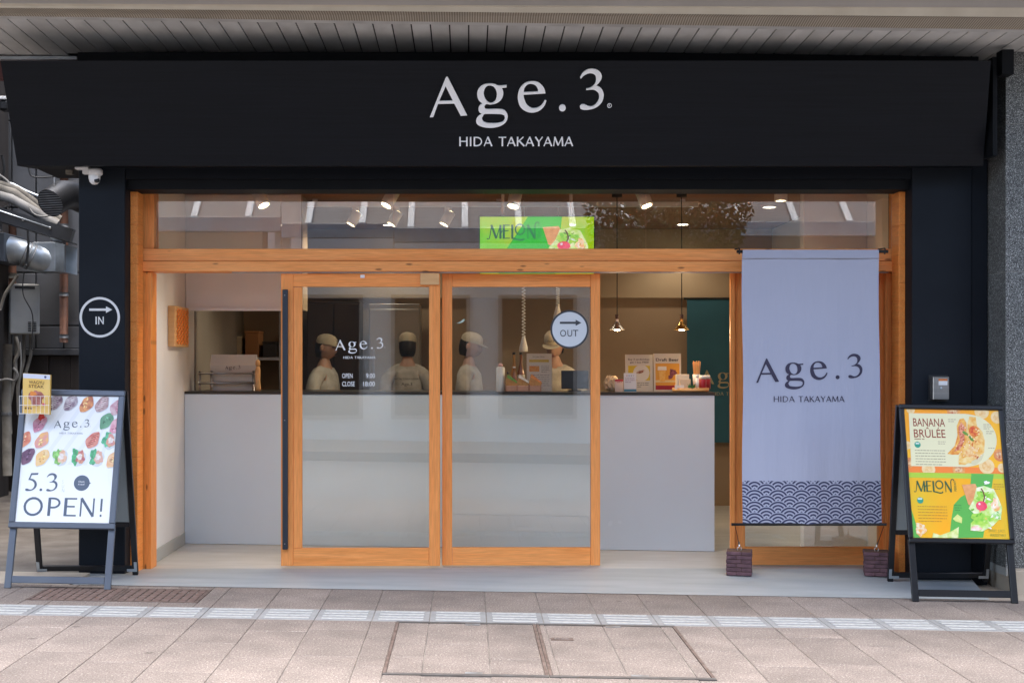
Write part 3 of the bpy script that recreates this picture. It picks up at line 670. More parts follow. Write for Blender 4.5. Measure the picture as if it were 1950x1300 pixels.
# ================================================================== the shop building
sb = thing('shop_building', 'dark navy shopfront building with orange timber door frame and glazed entrance', 'building', (.3, 8.42, 0))
PYF = 8.42
boxpart('pillar', (-2.544, -2.2415, PYF, 8.9, -.06, 2.70), MT['navy_pillar'], sb, .004)
boxpart('pillar', (2.9115, 3.30, PYF, 8.9, -.12, 2.70), MT['navy_pillar'], sb, .004)
boxpart('pillar_board', (3.304, 3.412, PYF + .02, 8.9, -.12, 2.75), MT['navy_pillar'], sb, .004)
boxpart('lintel', (-2.24, 2.91, 8.47, 8.70, 2.538, 2.70), MT['black_trim'], sb)
boxpart('lintel_board', (-2.24, 2.91, 8.43, 8.468, 2.602, 2.70), MT['navy'], sb)
boxpart('upper_wall', (-2.56, 3.412, 8.53, 8.8, 2.703, 6.6), MT['black_trim'], sb)
boxpart('side_wall', (-2.62, -2.50, 8.905, 13.0, -.05, 6.6), MT['conc'], sb)
boxpart('side_wall', (3.30, 3.42, 8.905, 13.0, -.1, 6.6), MT['conc'], sb)
boxpart('roof', (-2.62, 3.42, 8.81, 13.0, 6.6, 6.75), MT['conc'], sb)
boxpart('rear_wall', (-2.49, 3.29, 12.85, 13.0, -.05, 6.58), MT['conc'], sb)
# reveal boards beside the frame: every board a piece
def reveal(x0, x1):
    z = .0
    while z < 2.53:
        z1 = min(z + .1285, 2.535); boxpart('reveal_board', (x0, x1, 8.55 + rnd.uniform(0, .002), 8.70, z + .0007, z1 - .0007), MT['wood_r'], sb, .0018); z = z1
    boxpart('reveal_core', (x0 + .004, x1 - .004, 8.56, 8.70, .001, 2.534), MT['wood_r'], sb, 0)
reveal(-2.2405, -2.1925); reveal(2.868, 2.9105)
# timber frame
jl = boxpart('jamb', (-2.236, -2.142, 8.715, 8.87, .0, 2.012), MT['wood_v'], sb, .003)
jr = boxpart('jamb', (2.905, 2.968, 8.715, 8.87, -.01, 2.012), MT['wood_v'], sb, .003)
boxpart('jamb', (2.86, 2.902, 8.80, 8.90, .0, 2.012), MT['wood_vp'], sb, .003)
boxpart('transom_post', (-2.228, -2.128, 8.74, 8.87, 2.172, 2.60), MT['wood_vp'], sb, .003)
boxpart('transom_post', (2.905, 2.968, 8.74, 8.87, 2.172, 2.60), MT['wood_vp'], sb, .003)
boxpart('beam', (-2.236, 2.968, 8.715, 8.87, 2.086, 2.170), MT['wood_h'], sb, .003)
boxpart('beam_lower', (-2.240, 2.970, 8.690, 8.87, 2.015, 2.083), MT['wood_h'], sb, .003)
# glazing above the beam, each pane very slightly out of true
def pane(name, x0, x1, z0, z1, y, mat, parent, rx=0, rz=0, th=.006):
    cx, cz = (x0 + x1) / 2, (z0 + z1) / 2
    m = T(cx, y, cz) @ Euler((rad(rx), 0, rad(rz))).to_matrix().to_4x4()
    return G().box(-(x1 - x0) / 2, (x1 - x0) / 2, -th / 2, th / 2, -(z1 - z0) / 2, (z1 - z0) / 2, mat=m).build(name, mat, parent)
pe = [-2.126, PX(535, 8.8), PX(750, 8.8), PX(1230, 8.8), 2.903]
for i, (rx, rz) in enumerate(((.30, .1), (.05, -.12), (-.12, .1), (.12, -.12))):
    pane('transom_pane', pe[i] + .002, pe[i + 1] - .002, 2.173, 2.60, 8.80, MT['glass_t'], sb, rx, rz)
# interior shell
boxpart('interior_wall', (-2.495, -2.19, 8.875, 12.6, .0, 2.70), MT['white_wall'], sb, 0)
boxpart('kitchen_wall', (-2.189, -2.176, 10.31, 12.53, .0, 2.70), M('kitchen_grey', (.30, .275, .24), .6, col2=(.25, .23, .2), scale=2), sb, 0)
boxpart('skirting', (-2.188, -2.178, 8.876, 9.93, .0, .09), M('grey_skirting', (.42, .43, .41), .6), sb)
boxpart('interior_wall', (2.972, 3.295, 8.91, 12.6, .0, 2.70), MT['white_wall'], sb, 0)
boxpart('interior_wall', (2.50, 2.968, 9.56, 9.66, .0, 2.70), MT['white_wall'], sb, 0)
boxpart('back_wall', (-2.188, 2.968, 12.6, 12.7, .0, 2.70), MT['brown_wall'], sb, 0)
boxpart('back_wall_band', (-2.188, 2.968, 12.54, 12.598, 2.03, 2.70), MT['tan_wall'], sb, 0)
boxpart('ceiling', (-2.188, 2.968, 8.875, 12.598, 2.703, 2.78), MT['ceil_wood'], sb, 0)
boxpart('bulkhead', (-2.187, -1.29, 9.98, 10.30, 1.812, 2.70), MT['white_wall'], sb)
boxpart('bulkhead_side_shade', (-1.289, -1.28, 9.981, 10.30, 1.81, 2.70), MT['brown_wall'], sb, 0)  # brown panel added so the lamp-lit white bulkhead end is shaded by colour
boxpart('bulkhead_edge', (-2.187, -1.288, 9.965, 9.979, 1.80, 1.825), MT['white'], sb)
# timber door leaves with their glass
def door(px0, px1, y, stl, str_, label, py0=521, py1=1077, rail=(546, 1043), knots=False):
    x0, x1 = PX(px0, y), PX(px1, y); z0, z1 = PZ(py1, y), PZ(py0, y); th = .042
    d = thing('sliding_door', None, None, (0, 0, 0)); d.parent = sb
    d.location = Vector(((x0 + x1) / 2, y, z0)) - sb.location; d['label'] = label
    xa, xb = PX(stl, y), PX(str_, y); za, zb = PZ(rail[1], y), PZ(rail[0], y)
    boxpart('stile', (x0, xa, y, y + th, z0, z1), MT['wood_vp'], d, .003); boxpart('stile', (xb, x1, y, y + th, z0, z1), MT['wood_vp'], d, .003)
    boxpart('rail', (xa + .001, xb - .001, y + .002, y + th - .002, zb, z1), MT['wood_hp'], d, .002); boxpart('rail', (xa + .001, xb - .001, y + .002, y + th - .002, z0, za), MT['wood_hp'], d, .002)
    boxpart('glass_pane', (xa, xb, y + .018, y + .024, za, zb), MT['glass'], d, 0)
    return d, xa, xb, za, zb
d1, a1, b1, _, _ = door(535, 838, 8.735, 558, 817, 'sliding timber door leaf with long dark pull bar and opening hours')
boxpart('inner_stile', (a1 + .001, PX(576, 8.75), 8.741, 8.752, PZ(1042, 8.75), PZ(547, 8.75)), MT['wood_vp'], d1, .002)
boxpart('pull_bar', (PX(537.5, 8.70), PX(547.5, 8.70), 8.705, 8.733, PZ(1046, 8.70), PZ(551, 8.70)), M('slate_bar', (.035, .045, .06), .4, metal=.4), d1, .003)
for py in (562, 800, 1035): G().lathe([(.003, 0), (.003, .002)], 8, mat=FR((PX(542, 8.7), 8.705, PZ(py, 8.7)))).build('screw', MT['silver'], d1)
boxpart('closer_block', (PX(800, 8.71), PX(836.5, 8.71), 8.715, 8.733, PZ(542, 8.71), PZ(519.5, 8.71)), MT['wood_pale'], d1, .002)
boxpart('sensor', (PX(686, 8.72), PX(694, 8.72), 8.728, 8.734, PZ(529, 8.72), PZ(523, 8.72)), MT['white'], d1, 0)
g = G(); f1 = FR((PX(686, 8.753), 8.752, PZ(660, 8.753)))
add_logo(g, f1, 91 * 8.753 / FPX, subbold=1.3); 
q = lambda px, py: (PX(px, 8.753) - PX(686, 8.753), PZ(py, 8.753) - PZ(660, 8.753))
for s, p0, p1, yb in (('OPEN', 651.5, 671.5, 719.5), ('9:00', 697, 714, 719.5), ('CLOSE', 651.5, 675.5, 735), ('18:00', 691.5, 714, 735)):
    add_text(g, s, f1, q(p0, 0)[0], q(p1, 0)[0], q(0, yb)[1], 8.6 * 8.753 / FPX, 0, 0, .012)
part('lettering', g, M('white_vinyl', (.82, .82, .80), .5), d1)['kind'] = 'stuff'
d2, a2, b2, _, _ = door(842, 1143, 8.80, 861, 1125, 'sliding timber door leaf behind the round white exit sign', 521, 1076, (546, 1042))
d3, a3, b3, _, _ = door(1395, 1704, 8.86, 1419, 1673, 'fixed timber door leaf mostly hidden behind the hanging cloth banner', 519, 1075, (546, 1041))
boxpart('stacked_stile', (PX(1391, 8.83), PX(1400, 8.83), 8.835, 8.858, PZ(1075, 8.83), PZ(519, 8.83)), MT['wood_vp'], d3, .002)
boxpart('notice_board', (PX(1640, 8.9), PX(1684, 8.9), 8.885, 8.89, PZ(752, 8.9), PZ(545, 8.9)), M('black_notice', (.015, .016, .018), .4), d3, 0)
boxpart('track', (-1.6, 2.86, 8.74, 8.745, 2.007, 2.0145), MT['galv'], sb, 0)
# --- fascia sign box, leaning forward
fs = thing('fascia_sign', 'big dark navy fascia sign reading Age.3 HIDA TAKAYAMA in pale letters', 'sign', (.2, 8.2, 2.652))
YB, YT, ZB, ZT, FX0, FX1 = 8.2, 7.90, 2.652, PZ(116, 7.90), -2.868, 3.287
g = G(); v = []
for x, xt in ((FX0, FX0), (FX1, 3.215)): v += [(x, YB, ZB), (xt, YT, ZT), (xt, 8.525, ZT), (x, 8.525, ZB + .03)]
g.add(v, [(0, 1, 2, 3), (7, 6, 5, 4), (0, 4, 5, 1), (1, 5, 6, 2), (2, 6, 7, 3), (3, 7, 4, 0)])
g.build('panel', MT['navy'], fs)
boxpart('side_return', (FX0 + .002, -2.57, 8.528, 9.0, ZB + .035, ZT - .01), MT['navy'], fs)
boxpart('top_flashing', (PX(148, 8.3), 3.30, 8.30, 8.52, ZT + .003, 3.40), MT['black_trim'], fs)
boxpart('end_trim', (FX1 + .001, FX1 + .03, 8.05, 8.5, ZB + .04, ZT + .06), MT['black_trim'], fs)
boxpart('bracket', (3.325, 3.40, 8.0, 8.09, PZ(145, 8.05), PZ(98, 8.05)), MT['black_trim'], fs)
upv = Vector((0, YT - YB, ZT - ZB)).normalized()
tt = (PZ(200, 8.1) - ZB) / (ZT - ZB); Yl = YB + (YT - YB) * tt
fl = FR((PX(990, Yl), Yl, ZB + (ZT - ZB) * tt), (1, 0, 0), upv); scf = Yl / FPX
m = fl @ T(0, 0, .012) @ Matrix.Diagonal((scf, scf * 1.03, 1, 1))
for ch in 'Age.3':
    vv, ff = logo_glyph(ch, .016); G().add(vv, ff, 0, m).build('letter', MT['letter'], fs)
x = (874 - 990); h = 17.5; tw = glyph_width('HIDA TAKAYAMA', h, .10); kx = 220.0 / tw
for ch in 'HIDA TAKAYAMA':
    g = G(); xn = glyph_text(g, ch, x / kx, -83, h, fl @ Matrix.Diagonal((scf * kx, scf * 1.03, 1, 1)), depth=.012, track=.10) * kx
    if ch != ' ': g.build('letter', MT['letter'], fs)
    x = xn
vv, ff = curve_mesh([circ(170.5, -5.5, 4.3, 18), circ(170.5, -5.5, 3.4, 18)], .006); g = G().add(vv, ff, 0, m)
add_text(g, 'R', fl @ Matrix.Diagonal((scf, scf, 1, 1)), 168.9, 172.3, -7.9, 4.6, 0, .012, .01); g.build('registered_mark', MT['letter'], fs)

# ================================================================== granite pier on the right
gp = thing('granite_pier', 'speckled dark granite pier on a beige stone base at the shop corner', 'pier', (3.9, 8.1, -.06))
zb = [-.12, PZ(1084, 8.12)] ; boxpart('base', (3.44, 5.6, 8.08, 8.9, -.2, zb[1]), MT['beige_stone'], gp, .006)
lv = [zb[1] + .001, PZ(801, 8.17), PZ(518, 8.17), PZ(236, 8.17), 3.45]
for i in range(4):
    boxpart('stone_block', (3.4185, 4.3, 8.17, 8.9, lv[i] + .002, lv[i + 1] - .002), MT['granite'], gp, .003); boxpart('stone_block', (4.304, 5.5, 8.17, 8.9, lv[i] + .002, lv[i + 1] - .002), MT['granite'], gp, .003)
boxpart('mortar_core', (3.424, 5.49, 8.175, 8.89, zb[1] - .05, 3.44), M('pale_mortar', (.36, .36, .34), .8), gp, 0)

# ================================================================== alley on the left
AY = 14.0
aw = thing('alley_wall', 'grey concrete panel wall over dark boards at the end of the alley', 'wall', (-4.3, AY, 0))
rows = [PZ(664, AY), PZ(620, AY), PZ(519, AY), PZ(395, AY), PZ(230, AY), 6.4]; cols = [-7.2, -5.9, PX(22, AY), PX(68, AY), PX(121, AY), PX(168, AY), -2.64]
for i in range(5):
    for j in range(6): boxpart('wall_panel', (cols[j] + .008, cols[j + 1] - .008, AY + r2.uniform(0, .006), AY + .1, rows[i] + .008, rows[i + 1] - .008), MT['conc'], aw, .004)
boxpart('backing', (-7.2, -2.64, AY + .1, AY + .25, -.05, 6.4), M('wall_joint', (.05, .05, .05), .9), aw, 0)
boxpart('ledge', (-7.2, -2.64, AY - .06, AY + .08, rows[0] - .07, rows[0]), MT['conc'], aw, .006)
x = -7.2
while x < -2.8:
    boxpart('board', (x, x + .235, AY + r2.uniform(.01, .03), AY + .095, -.02, rows[0] - .075), MT['brownboard'], aw, .003); x += .24
nb = thing('neighbour_house', 'dark neighbouring house wall along the alley side', 'house', (-5.4, 11, 0))
boxpart('wall', (-6.6, -4.85, 9.6, 13.6, -.05, 6.2), MT['brownboard'], nb, 0); boxpart('roof', (-6.7, -4.80, 9.5, 13.7, 6.2, 6.35), MT['conc'], nb, 0)

# ================================================================== the far side of the street (seen in the glass)
OPP = M('canopy_sheet', (.17, .173, .18), .5, col2=(.13, .132, .138), scale=2)
oc = thing('opposite_canopy', 'grey arcade canopy with white ribs across the street', 'canopy', (0, -3, 3.4))
for i in range(-14, 15):
    x = i * .85; g = G(); g.add([(x + sx, y + dy, z + dz) for dz in (0, .06) for (sx, y, dy, z) in ((-.05, -2.6, 0, 3.52), (.05, -2.6, 0, 3.52), (.05, -3.6, 0, 4.35), (-.05, -3.6, 0, 4.35))], [(0, 3, 2, 1), (4, 5, 6, 7), (0, 1, 5, 4), (1, 2, 6, 5), (2, 3, 7, 6), (3, 0, 4, 7)])
    g.build('rib', MT['white'], oc)
    g = G(); g.add([(x + sx, y, z + dz) for dz in (0, .02) for (sx, y, z) in ((.055, -2.62, 3.51), (.795, -2.62, 3.51), (.795, -3.6, 4.32), (.055, -3.6, 4.32))], [(0, 3, 2, 1), (4, 5, 6, 7), (0, 1, 5, 4), (1, 2, 6, 5), (2, 3, 7, 6), (3, 0, 4, 7)])
    g.build('roof_panel', OPP, oc)
boxpart('gutter', (-12.5, 12.5, -2.58, -2.40, 3.32, 3.54), MT['galv'], oc)
for x in (-7.5, -2.9, 3.4, 8.6): boxpart('post', (x - .07, x + .07, -2.66, -2.52, gz(x) - .03, 3.32), MT['taupe'], oc)
op = slab('', -16, 16, -5.2, -2.2, -.2, 0, None).build('far_pavement', MT['paver'], None, loc=(0, -3.6, 0)); props(op, kind='structure')
FARG = M('far_glass', (.03, .035, .04), .1)
def far_house(x0, x1, h, mat, label, seed):
    t = thing('far_house', label, 'house', ((x0 + x1) / 2, -5.3, 0)); r = random.Random(seed)
    boxpart('wall', (x0, x1, -8.5, -5.3, -.3, h), mat, t, 0); boxpart('roof', (x0 - .1, x1 + .1, -8.6, -5.15, h, h + .2), MT['conc'], t, 0)
    n = max(1, int((x1 - x0) / 1.6)); w = (x1 - x0) / n
    for i in range(n):
        for fz in (.4, 4.6):
            hh = 2.2 if fz < 1 else 1.3; f = boxpart('window', (x0 + i * w + .25, x0 + (i + 1) * w - .25, -5.299, -5.24, fz, fz + hh), MT['taupe'], t, 0)
            boxpart('pane', (x0 + i * w + .32, x0 + (i + 1) * w - .32, -5.239, -5.23, fz + .07, fz + hh - .07), FARG, f, 0)
far_house(-11, -3.6, 7.2, MT['tan_wall'], 'tan two-storey house across the street behind the camera', 1)
far_house(-3.5, 2.2, 6.4, MT['white_wall'], 'white rendered house across the street behind the camera', 2)
far_house(2.3, 11, 7.6, MT['conc'], 'grey concrete house across the street behind the camera', 3)
# ================================================================== counter
CA, CB = (-2.187, 9.952), (1.83, 9.53); CTOP = 1.178
cu_ = thing('service_counter', 'long white laminate service counter with thin dark top inside the shop', 'counter', (-.2, 9.74, 0))
def quad_prism(a, b, depth, z0, z1, mat, name, parent, ins=0.0):
    d = Vector((b[0] - a[0], b[1] - a[1])).normalized(); n = Vector((-d.y, d.x))
    P = [Vector(a) + d * ins, Vector(b) - d * ins, Vector(b) - d * ins + n * depth, Vector(a) + d * ins + n * depth]
    return G().prism([(p.x, p.y) for p in P], z1 - z0, z0=z0).build(name, mat, parent)
quad_prism(CA, CB, .05, 0.003, CTOP - .022, MT['laminate'], 'front_panel', cu_)
d_ = Vector((CB[0] - CA[0], CB[1] - CA[1])).normalized(); n_ = Vector((-d_.y, d_.x))
A2, B2 = Vector(CA) + n_ * .051, Vector(CB) + n_ * .051
quad_prism(tuple(B2 - d_ * .04), tuple(B2), .56, 0.003, CTOP - .022, MT['laminate'], 'end_panel', cu_)
quad_prism(tuple(A2 + d_ * .02), tuple(B2 - d_ * .045), .50, .08, CTOP - .20, MT['brownboard'], 'carcass', cu_)
quad_prism(tuple(Vector(CA) - n_ * .004), tuple(Vector(CB) + d_ * .004 - n_ * .004), .63, CTOP - .0215, CTOP, MT['dark_top'], 'top', cu_)
def ctr(px, off=.15):
    Y = 9.9
    for _ in range(6): X = PX(px, Y); Y = 9.722 - .105 * X + off
    return X, Y
def clamp_panel(b, mat, name, parent): return boxpart(name, b, mat, parent)
# ================================================================== lamps
def lamp_light(t, loc, energy, col=(1, .82, .60), kind='POINT', dirv=None, angle=100, radius=.03):
    l = bpy.data.lights.new('lamp_light', kind); l.energy = energy * .55; l.color = col; l.shadow_soft_size = radius
    if kind == 'SPOT': l.spot_size = rad(angle); l.spot_blend = .6
    o = bpy.data.objects.new('lamp_light', l); COL.objects.link(o); o.parent = t; o.location = Vector(loc) - root_loc(t)
    if dirv is not None: o.rotation_euler = Vector(dirv).to_track_quat('-Z', 'Y').to_euler()
    return o
CEIL = 2.703
def spotlight(name, px, py, Y, dirv, label, group, body, L_=.13, r=.046, energy=10, stem=True, bulbm='bulb', top=CEIL):
    z = PZ(py, Y); x = PX(px, Y); d = Vector(dirv).normalized(); lens = Vector((x, Y, z)); back = lens - d * L_
    t = thing(name, label, 'spotlight', (back.x, back.y, top), group)
    q = d.to_track_quat('Z', 'Y').to_matrix().to_4x4(); m = Matrix.Translation(back) @ q
    part('housing', G().lathe([(r * .6, 0), (r, .004), (r, L_), (r * .86, L_), (r * .80, L_ - .018)], 20, mat=m, cap=False).add([(0, 0, 0)], [], 0), body, t, True)
    part('bulb', G().lathe([(.0, L_ - .012), (r * .45, L_ - .010), (r * .72, L_ - .016), (r * .79, L_ - .02)], 18, mat=m, cap=False), MT[bulbm], t, True)
    part('back_cap', G().lathe([(r * .6, -.001), (.001, -.003)], 18, mat=m, cap=False), body, t)
    mid = back + d * L_ * .35
    part('arm', G().tube([(mid.x, mid.y, mid.z), (mid.x, mid.y + .001, top - .025)], .008, 8), body, t)
    part('ceiling_base', G().lathe([(.03, top - .028), (.03, top - .001)], 16, mat=T(mid.x, mid.y, 0)), body, t)
    lamp_light(t, lens + d * .02, energy, kind='SPOT', dirv=d, angle=110, radius=.03)
    return t
gF = 'white spotlights in a row behind the glazing'
for i, (px, py, dx, lab) in enumerate(((503, 392, .45, 'white ceiling spotlight lit, above the open doorway marked as entrance'), (735, 392, -.5, 'white ceiling spotlight lit, tilted beside a glass joint over the opening-hours door'),
        (977, 394, -.2, 'white ceiling spotlight lit, just above the green screen'), (1232, 393, .3, 'white ceiling spotlight lit, between the two pendant cords'), )):
    spotlight('ceiling_spotlight', px, py, 9.15, (dx, -.30, -.95), lab, gF, MT['lampwhite'], energy=15)
spotlight('ceiling_spotlight', 1487, 383, 9.25, (0, -.02, -1), 'white ceiling spotlight hanging straight down near the cloth banner', gF, MT['lampwhite'], L_=.10)
for px, py, lab in ((668, 428, 'cream track spotlight, first on the rail from the bulkhead end'), (745, 428, 'cream track spotlight partly behind a lit white spotlight'), (845, 428, 'cream track spotlight nearest the green screen')):
    spotlight('track_spotlight', px, py, 10.27, (-.45, -.12, -.85), lab, 'cream spotlights on the ceiling rail', MT['lampwhite'], L_=.12, r=.042, top=2.64, energy=7)
t = thing('lighting_rail', 'slim white lighting rail under the wooden ceiling', 'rail', (PX(950, 10.27), 10.27, 2.64))
boxpart('rail', (PX(570, 10.27), PX(1330, 10.27), 10.25, 10.29, 2.641, 2.68), MT['lampwhite'], t, .003)
for px in (600, 950, 1300): boxpart('mount', (PX(px, 10.27) - .02, PX(px, 10.27) + .02, 10.26, 10.28, 2.681, 2.702), MT['lampwhite'], t, 0)
for px, py, lab in ((715, 390, 'round recessed downlight beside the tilted white spotlight'), (740, 428, 'round recessed downlight deep in the room left of the screen'), (1015, 390, 'round recessed downlight right of the spotlight over the screen'),
                    (1320, 387, 'round recessed downlight by the end of the lighting rail'), (1300, 427, 'round recessed downlight deep in the room behind the pendant cord'), (1465, 394, 'round recessed downlight next to the straight-hanging spotlight')):
    Y = (CEIL - CAM_H) * FPX / (PPY - py); x = PX(px, Y)
    t = thing('downlight', lab, 'downlight', (x, Y, CEIL), 'recessed downlights in the wooden ceiling')
    part('rim', G().lathe([(.062, -.001), (.062, -.006), (.05, -.006), (.05, -.001)], 24, mat=T(x, Y, CEIL), cap=False), MT['lampwhite'], t, True)
    part('diffuser', G().lathe([(.0, -.004), (.049, -.003)], 24, mat=T(x, Y, CEIL), cap=False), MT['bulb_w'], t)
    lamp_light(t, (x, Y, CEIL - .03), 7, (1, .85, .66), 'SPOT', (0, 0, -1), 130, .05)
def pendant(px, Y, mat, label):
    x = PX(px, Y); zt, zb = PZ(600, Y), PZ(628, Y)
    t = thing('pendant_lamp', label, 'pendant lamp', (x, Y, CEIL), 'cone pendant lamps over the counter')
    part('cord', G().tube([(x, Y, CEIL - .02), (x + .001, Y, zt)], .0035, 8), MT['cable'], t)
    part('canopy_cup', G().lathe([(.04, -.03), (.04, 0)], 18, mat=T(x, Y, CEIL - .001)), MT['cable'], t, True)
    part('socket', G().lathe([(.013, -.03), (.015, 0), (.015, .006)], 14, mat=T(x, Y, zt)), M('dark_socket', (.06, .025, .02), .5), t, True)
    hh = zt - .03 - zb; pr = [(.012, hh), (.014, hh * .75), (.03, hh * .42), (.060, .0), (.056, .001), (.012, hh * .7)]
    g = G().lathe(pr, 28, mat=T(x, Y, zb), cap=False); part('shade', g, mat, t)
    part('bulb', G().lathe([(0, -.006), (.02, -.003), (.028, .012), (.018, .03), (.0, .036)], 16, mat=T(x, Y, zb), cap=False), MT['bulb'], t, True)
    lamp_light(t, (x, Y, zb - .025), 6, (1, .66, .34))
pendant(1175, 9.9, MT['silver'], 'silver cone pendant lamp lit over the counter beside the exit door leaf')
pendant(1298, 9.9, MT['gold'], 'brass cone pendant lamp lit in front of the teal curtain')
# ================================================================== screen above the counter
SY = 9.62; sx0, sx1, sz0, sz1 = PX(914, SY), PX(1131, SY), PZ(523, SY), PZ(413, SY)
t = thing('menu_screen', 'bright green hanging screen advertising MELON above the counter', 'screen', ((sx0 + sx1) / 2, SY, sz0))
boxpart('bezel', (sx0 - .008, sx1 + .008, SY, SY + .05, sz0 - .008, sz1 + .008), MT['sign_black'], t, .003)
for f in (.2, .8): x = sx0 + (sx1 - sx0) * f; part('hanger', G().tube([(x, SY + .03, sz1 + .005), (x + .001, SY + .03, CEIL - .001)], .012, 8), MT['lampwhite'], t)
W, H = sx1 - sx0, sz1 - sz0; ar = Art(FR((sx0, SY - .0006, sz0)), 'screen', .27); ar.clip = (0, 0, W, H)
ar.rect(0, 0, W, H, (.13, .56, .006), 0, (.50, .46, .004), 2.4)
ar.poly([(W * .16, 0), (W * .20, H * .35), (W * .32, H * .7), (W * .42, H), (W * .72, H), (W * .66, .0)], (.02, .52, .01), 1)
melon_word(ar, W * .075, H * .62, H * .245, (.01, .13, .06), 3)
f_ = ar.fr; ar.fr = f_ @ T(W * .535, H * .63, 0) @ Matrix.Rotation(rad(90), 4, 'Z'); ar.text('PERFAIT', 0, H * .24, 0, H * .05, (.02, .2, .07), 3); ar.fr = f_
melon_scene(ar, 0, 0, W, H); ar.disc(W * .46, H * .15, H * .07, (.5, .62, .12), 4)
po = ar.build('picture', t); po['kind'] = 'stuff'
# ================================================================== people behind the counter
def skin_mesh(verts, edges, radii, root=0, sub=1):
    me = bpy.data.meshes.new('tmp'); me.from_pydata(verts, edges, []); ob = bpy.data.objects.new('tmp', me); COL.objects.link(ob)
    sk = ob.modifiers.new('s', 'SKIN'); sk.use_smooth_shade = True
    for i, r in enumerate(radii): me.skin_vertices[0].data[i].radius = r if isinstance(r, tuple) else (r, r)
    me.skin_vertices[0].data[root].use_root = True
    if sub: ss = ob.modifiers.new('u', 'SUBSURF'); ss.levels = sub; ss.render_levels = sub
    dg = bpy.context.evaluated_depsgraph_get(); out = bpy.data.meshes.new_from_object(ob.evaluated_get(dg))
    v = [q.co.copy() for q in out.vertices]; f = [list(p.vertices) for p in out.polygons]
    bpy.data.objects.remove(ob); bpy.data.meshes.remove(me); bpy.data.meshes.remove(out); return v, f
def person(label, px, Y, heading, nod=0, turn=0, h=1.60, reach=.28, capback=False, hairlong=False):
    x = PX(px, Y); s = h / 1.66
    t = thing('person', label, 'person', (x, Y, 0), 'staff behind the counter')
    m0 = Matrix.Translation((x, Y, .004)) @ Matrix.Rotation(rad(heading), 4, 'Z') @ Matrix.Scale(s, 4)
    V = [(0,0,.93),(0,-.005,1.08),(0,-.01,1.24),(0,.0,1.38),(0,.005,1.45),(0,-.012,1.53)]; E = [(0,1),(1,2),(2,3),(3,4),(4,5)]
    R = [(.15,.11),(.135,.10),(.150,.105),(.082,.066),(.054,.054),(.05,.05)]
    for sg in (-1, 1):
        b = len(V)
        V += [(sg*.15,.005,1.33),(sg*.215,.02,1.14),(sg*.17,-reach*.8,1.03),(sg*.15,-reach*.8-.075,1.02)]; E += [(3,b),(b,b+1),(b+1,b+2),(b+2,b+3)]; R += [.048,.044,.03,(.036,.02)]
        pw = b + 3
        for k, (dx, ln) in enumerate(((-.03,.066),(-.01,.078),(.01,.074),(.029,.058))):
            c = len(V); px_, py_, pz_ = V[pw]
            V += [(px_+dx,py_-.035,pz_),(px_+dx*1.1,py_-.035-ln*.5,pz_-.012),(px_+dx*1.1,py_-.035-ln*.85,pz_-.035)]; E += [(pw,c),(c,c+1),(c+1,c+2)]; R += [.0095,.0085,.0075]
        c = len(V); V += [(px_-sg*.045,py_-.015,pz_-.008),(px_-sg*.055,py_-.05,pz_-.02)]; E += [(pw,c),(c,c+1)]; R += [.011,.009]
        b = len(V); V += [(sg*.09,0,.86),(sg*.10,-.015,.48),(sg*.10,.02,.09),(sg*.11,-.13,.035)]; E += [(0,b),(b,b+1),(b+1,b+2),(b+2,b+3)]; R += [.088,.058,.042,(.045,.03)]
    v, f = skin_mesh(V, E, R)
    g = G().add(v, f, 0, m0)
    # head, one surface shaped from a sphere and sunk into the neck
    bm = bmesh.new(); bmesh.ops.create_uvsphere(bm, u_segments=24, v_segments=18, radius=1)
    for q in bm.verts:
        c = q.co; c.x *= .074; c.y *= .094; c.z *= .118
        if c.y < 0 and c.z < -.02: c.x *= 1 - .9 * min(.35, (-c.z - .02) * 4); c.y -= .008
        if c.y < -.06 and abs(c.x) < .018 and -.045 < c.z < .012: c.y -= .020 * (1 - abs(c.x) / .018) * (1 - abs(c.z + .025) / .045)
        if c.y < -.05 and .012 < abs(c.x) < .05 and .0 < c.z < .025: c.y += .008
        if c.y < -.05 and abs(c.x) < .03 and -.078 < c.z < -.062: c.y -= .005
    bm.verts.index_update()
    hm = m0 @ T(0, -.018, 1.605 - .0) @ Matrix.Rotation(rad(turn), 4, 'Z') @ Matrix.Rotation(rad(nod), 4, 'X')
    g.add([q.co.copy() for q in bm.verts], [[q.index for q in ff.verts] for ff in bm.faces], 0, hm); bm.free()
    for sg in (-1, 1): g.lathe([(.002, -.008), (.026, -.004), (.03, .004), (.012, .008)], 12, 0, hm @ T(sg * .074, .008, -.01) @ Matrix.Rotation(rad(90 * sg), 4, 'Y') @ Matrix.Diagonal((1.1, .65, 1, 1)))
    body = part('body', g, MT['skin'], t, True)
    for sg in (-1, 1): part('eye', G().lathe([(.001, -.003), (.010, -.001), (.010, .001), (.001, .004)], 10, mat=hm @ T(sg * .030, -.083, .008) @ Matrix.Rotation(rad(90), 4, 'X') @ Matrix.Diagonal((1, .55, 1, 1))), MT['hair'], t)
    part('mouth', G().box(-.02, .02, -.003, .003, -.003, .003, mat=hm @ T(0, -.094, -.068)), M('lips', (.35, .13, .11), .5), t)
    # shirt
    V = [(0,0,.90),(0,-.005,1.08),(0,-.01,1.24),(0,.0,1.385),(0,.004,1.435)]; E = [(0,1),(1,2),(2,3),(3,4)]; R = [(.185,.145),(.175,.135),(.180,.138),(.105,.088),(.066,.066)]
    for sg in (-1, 1): b = len(V); V += [(sg*.085,.004,1.372),(sg*.165,.006,1.325),(sg*.205,.015,1.23),(sg*.226,.022,1.13)]; E += [(3,b),(b,b+1),(b+1,b+2),(b+2,b+3)]; R += [(.085,.08),.075,.072,.076]
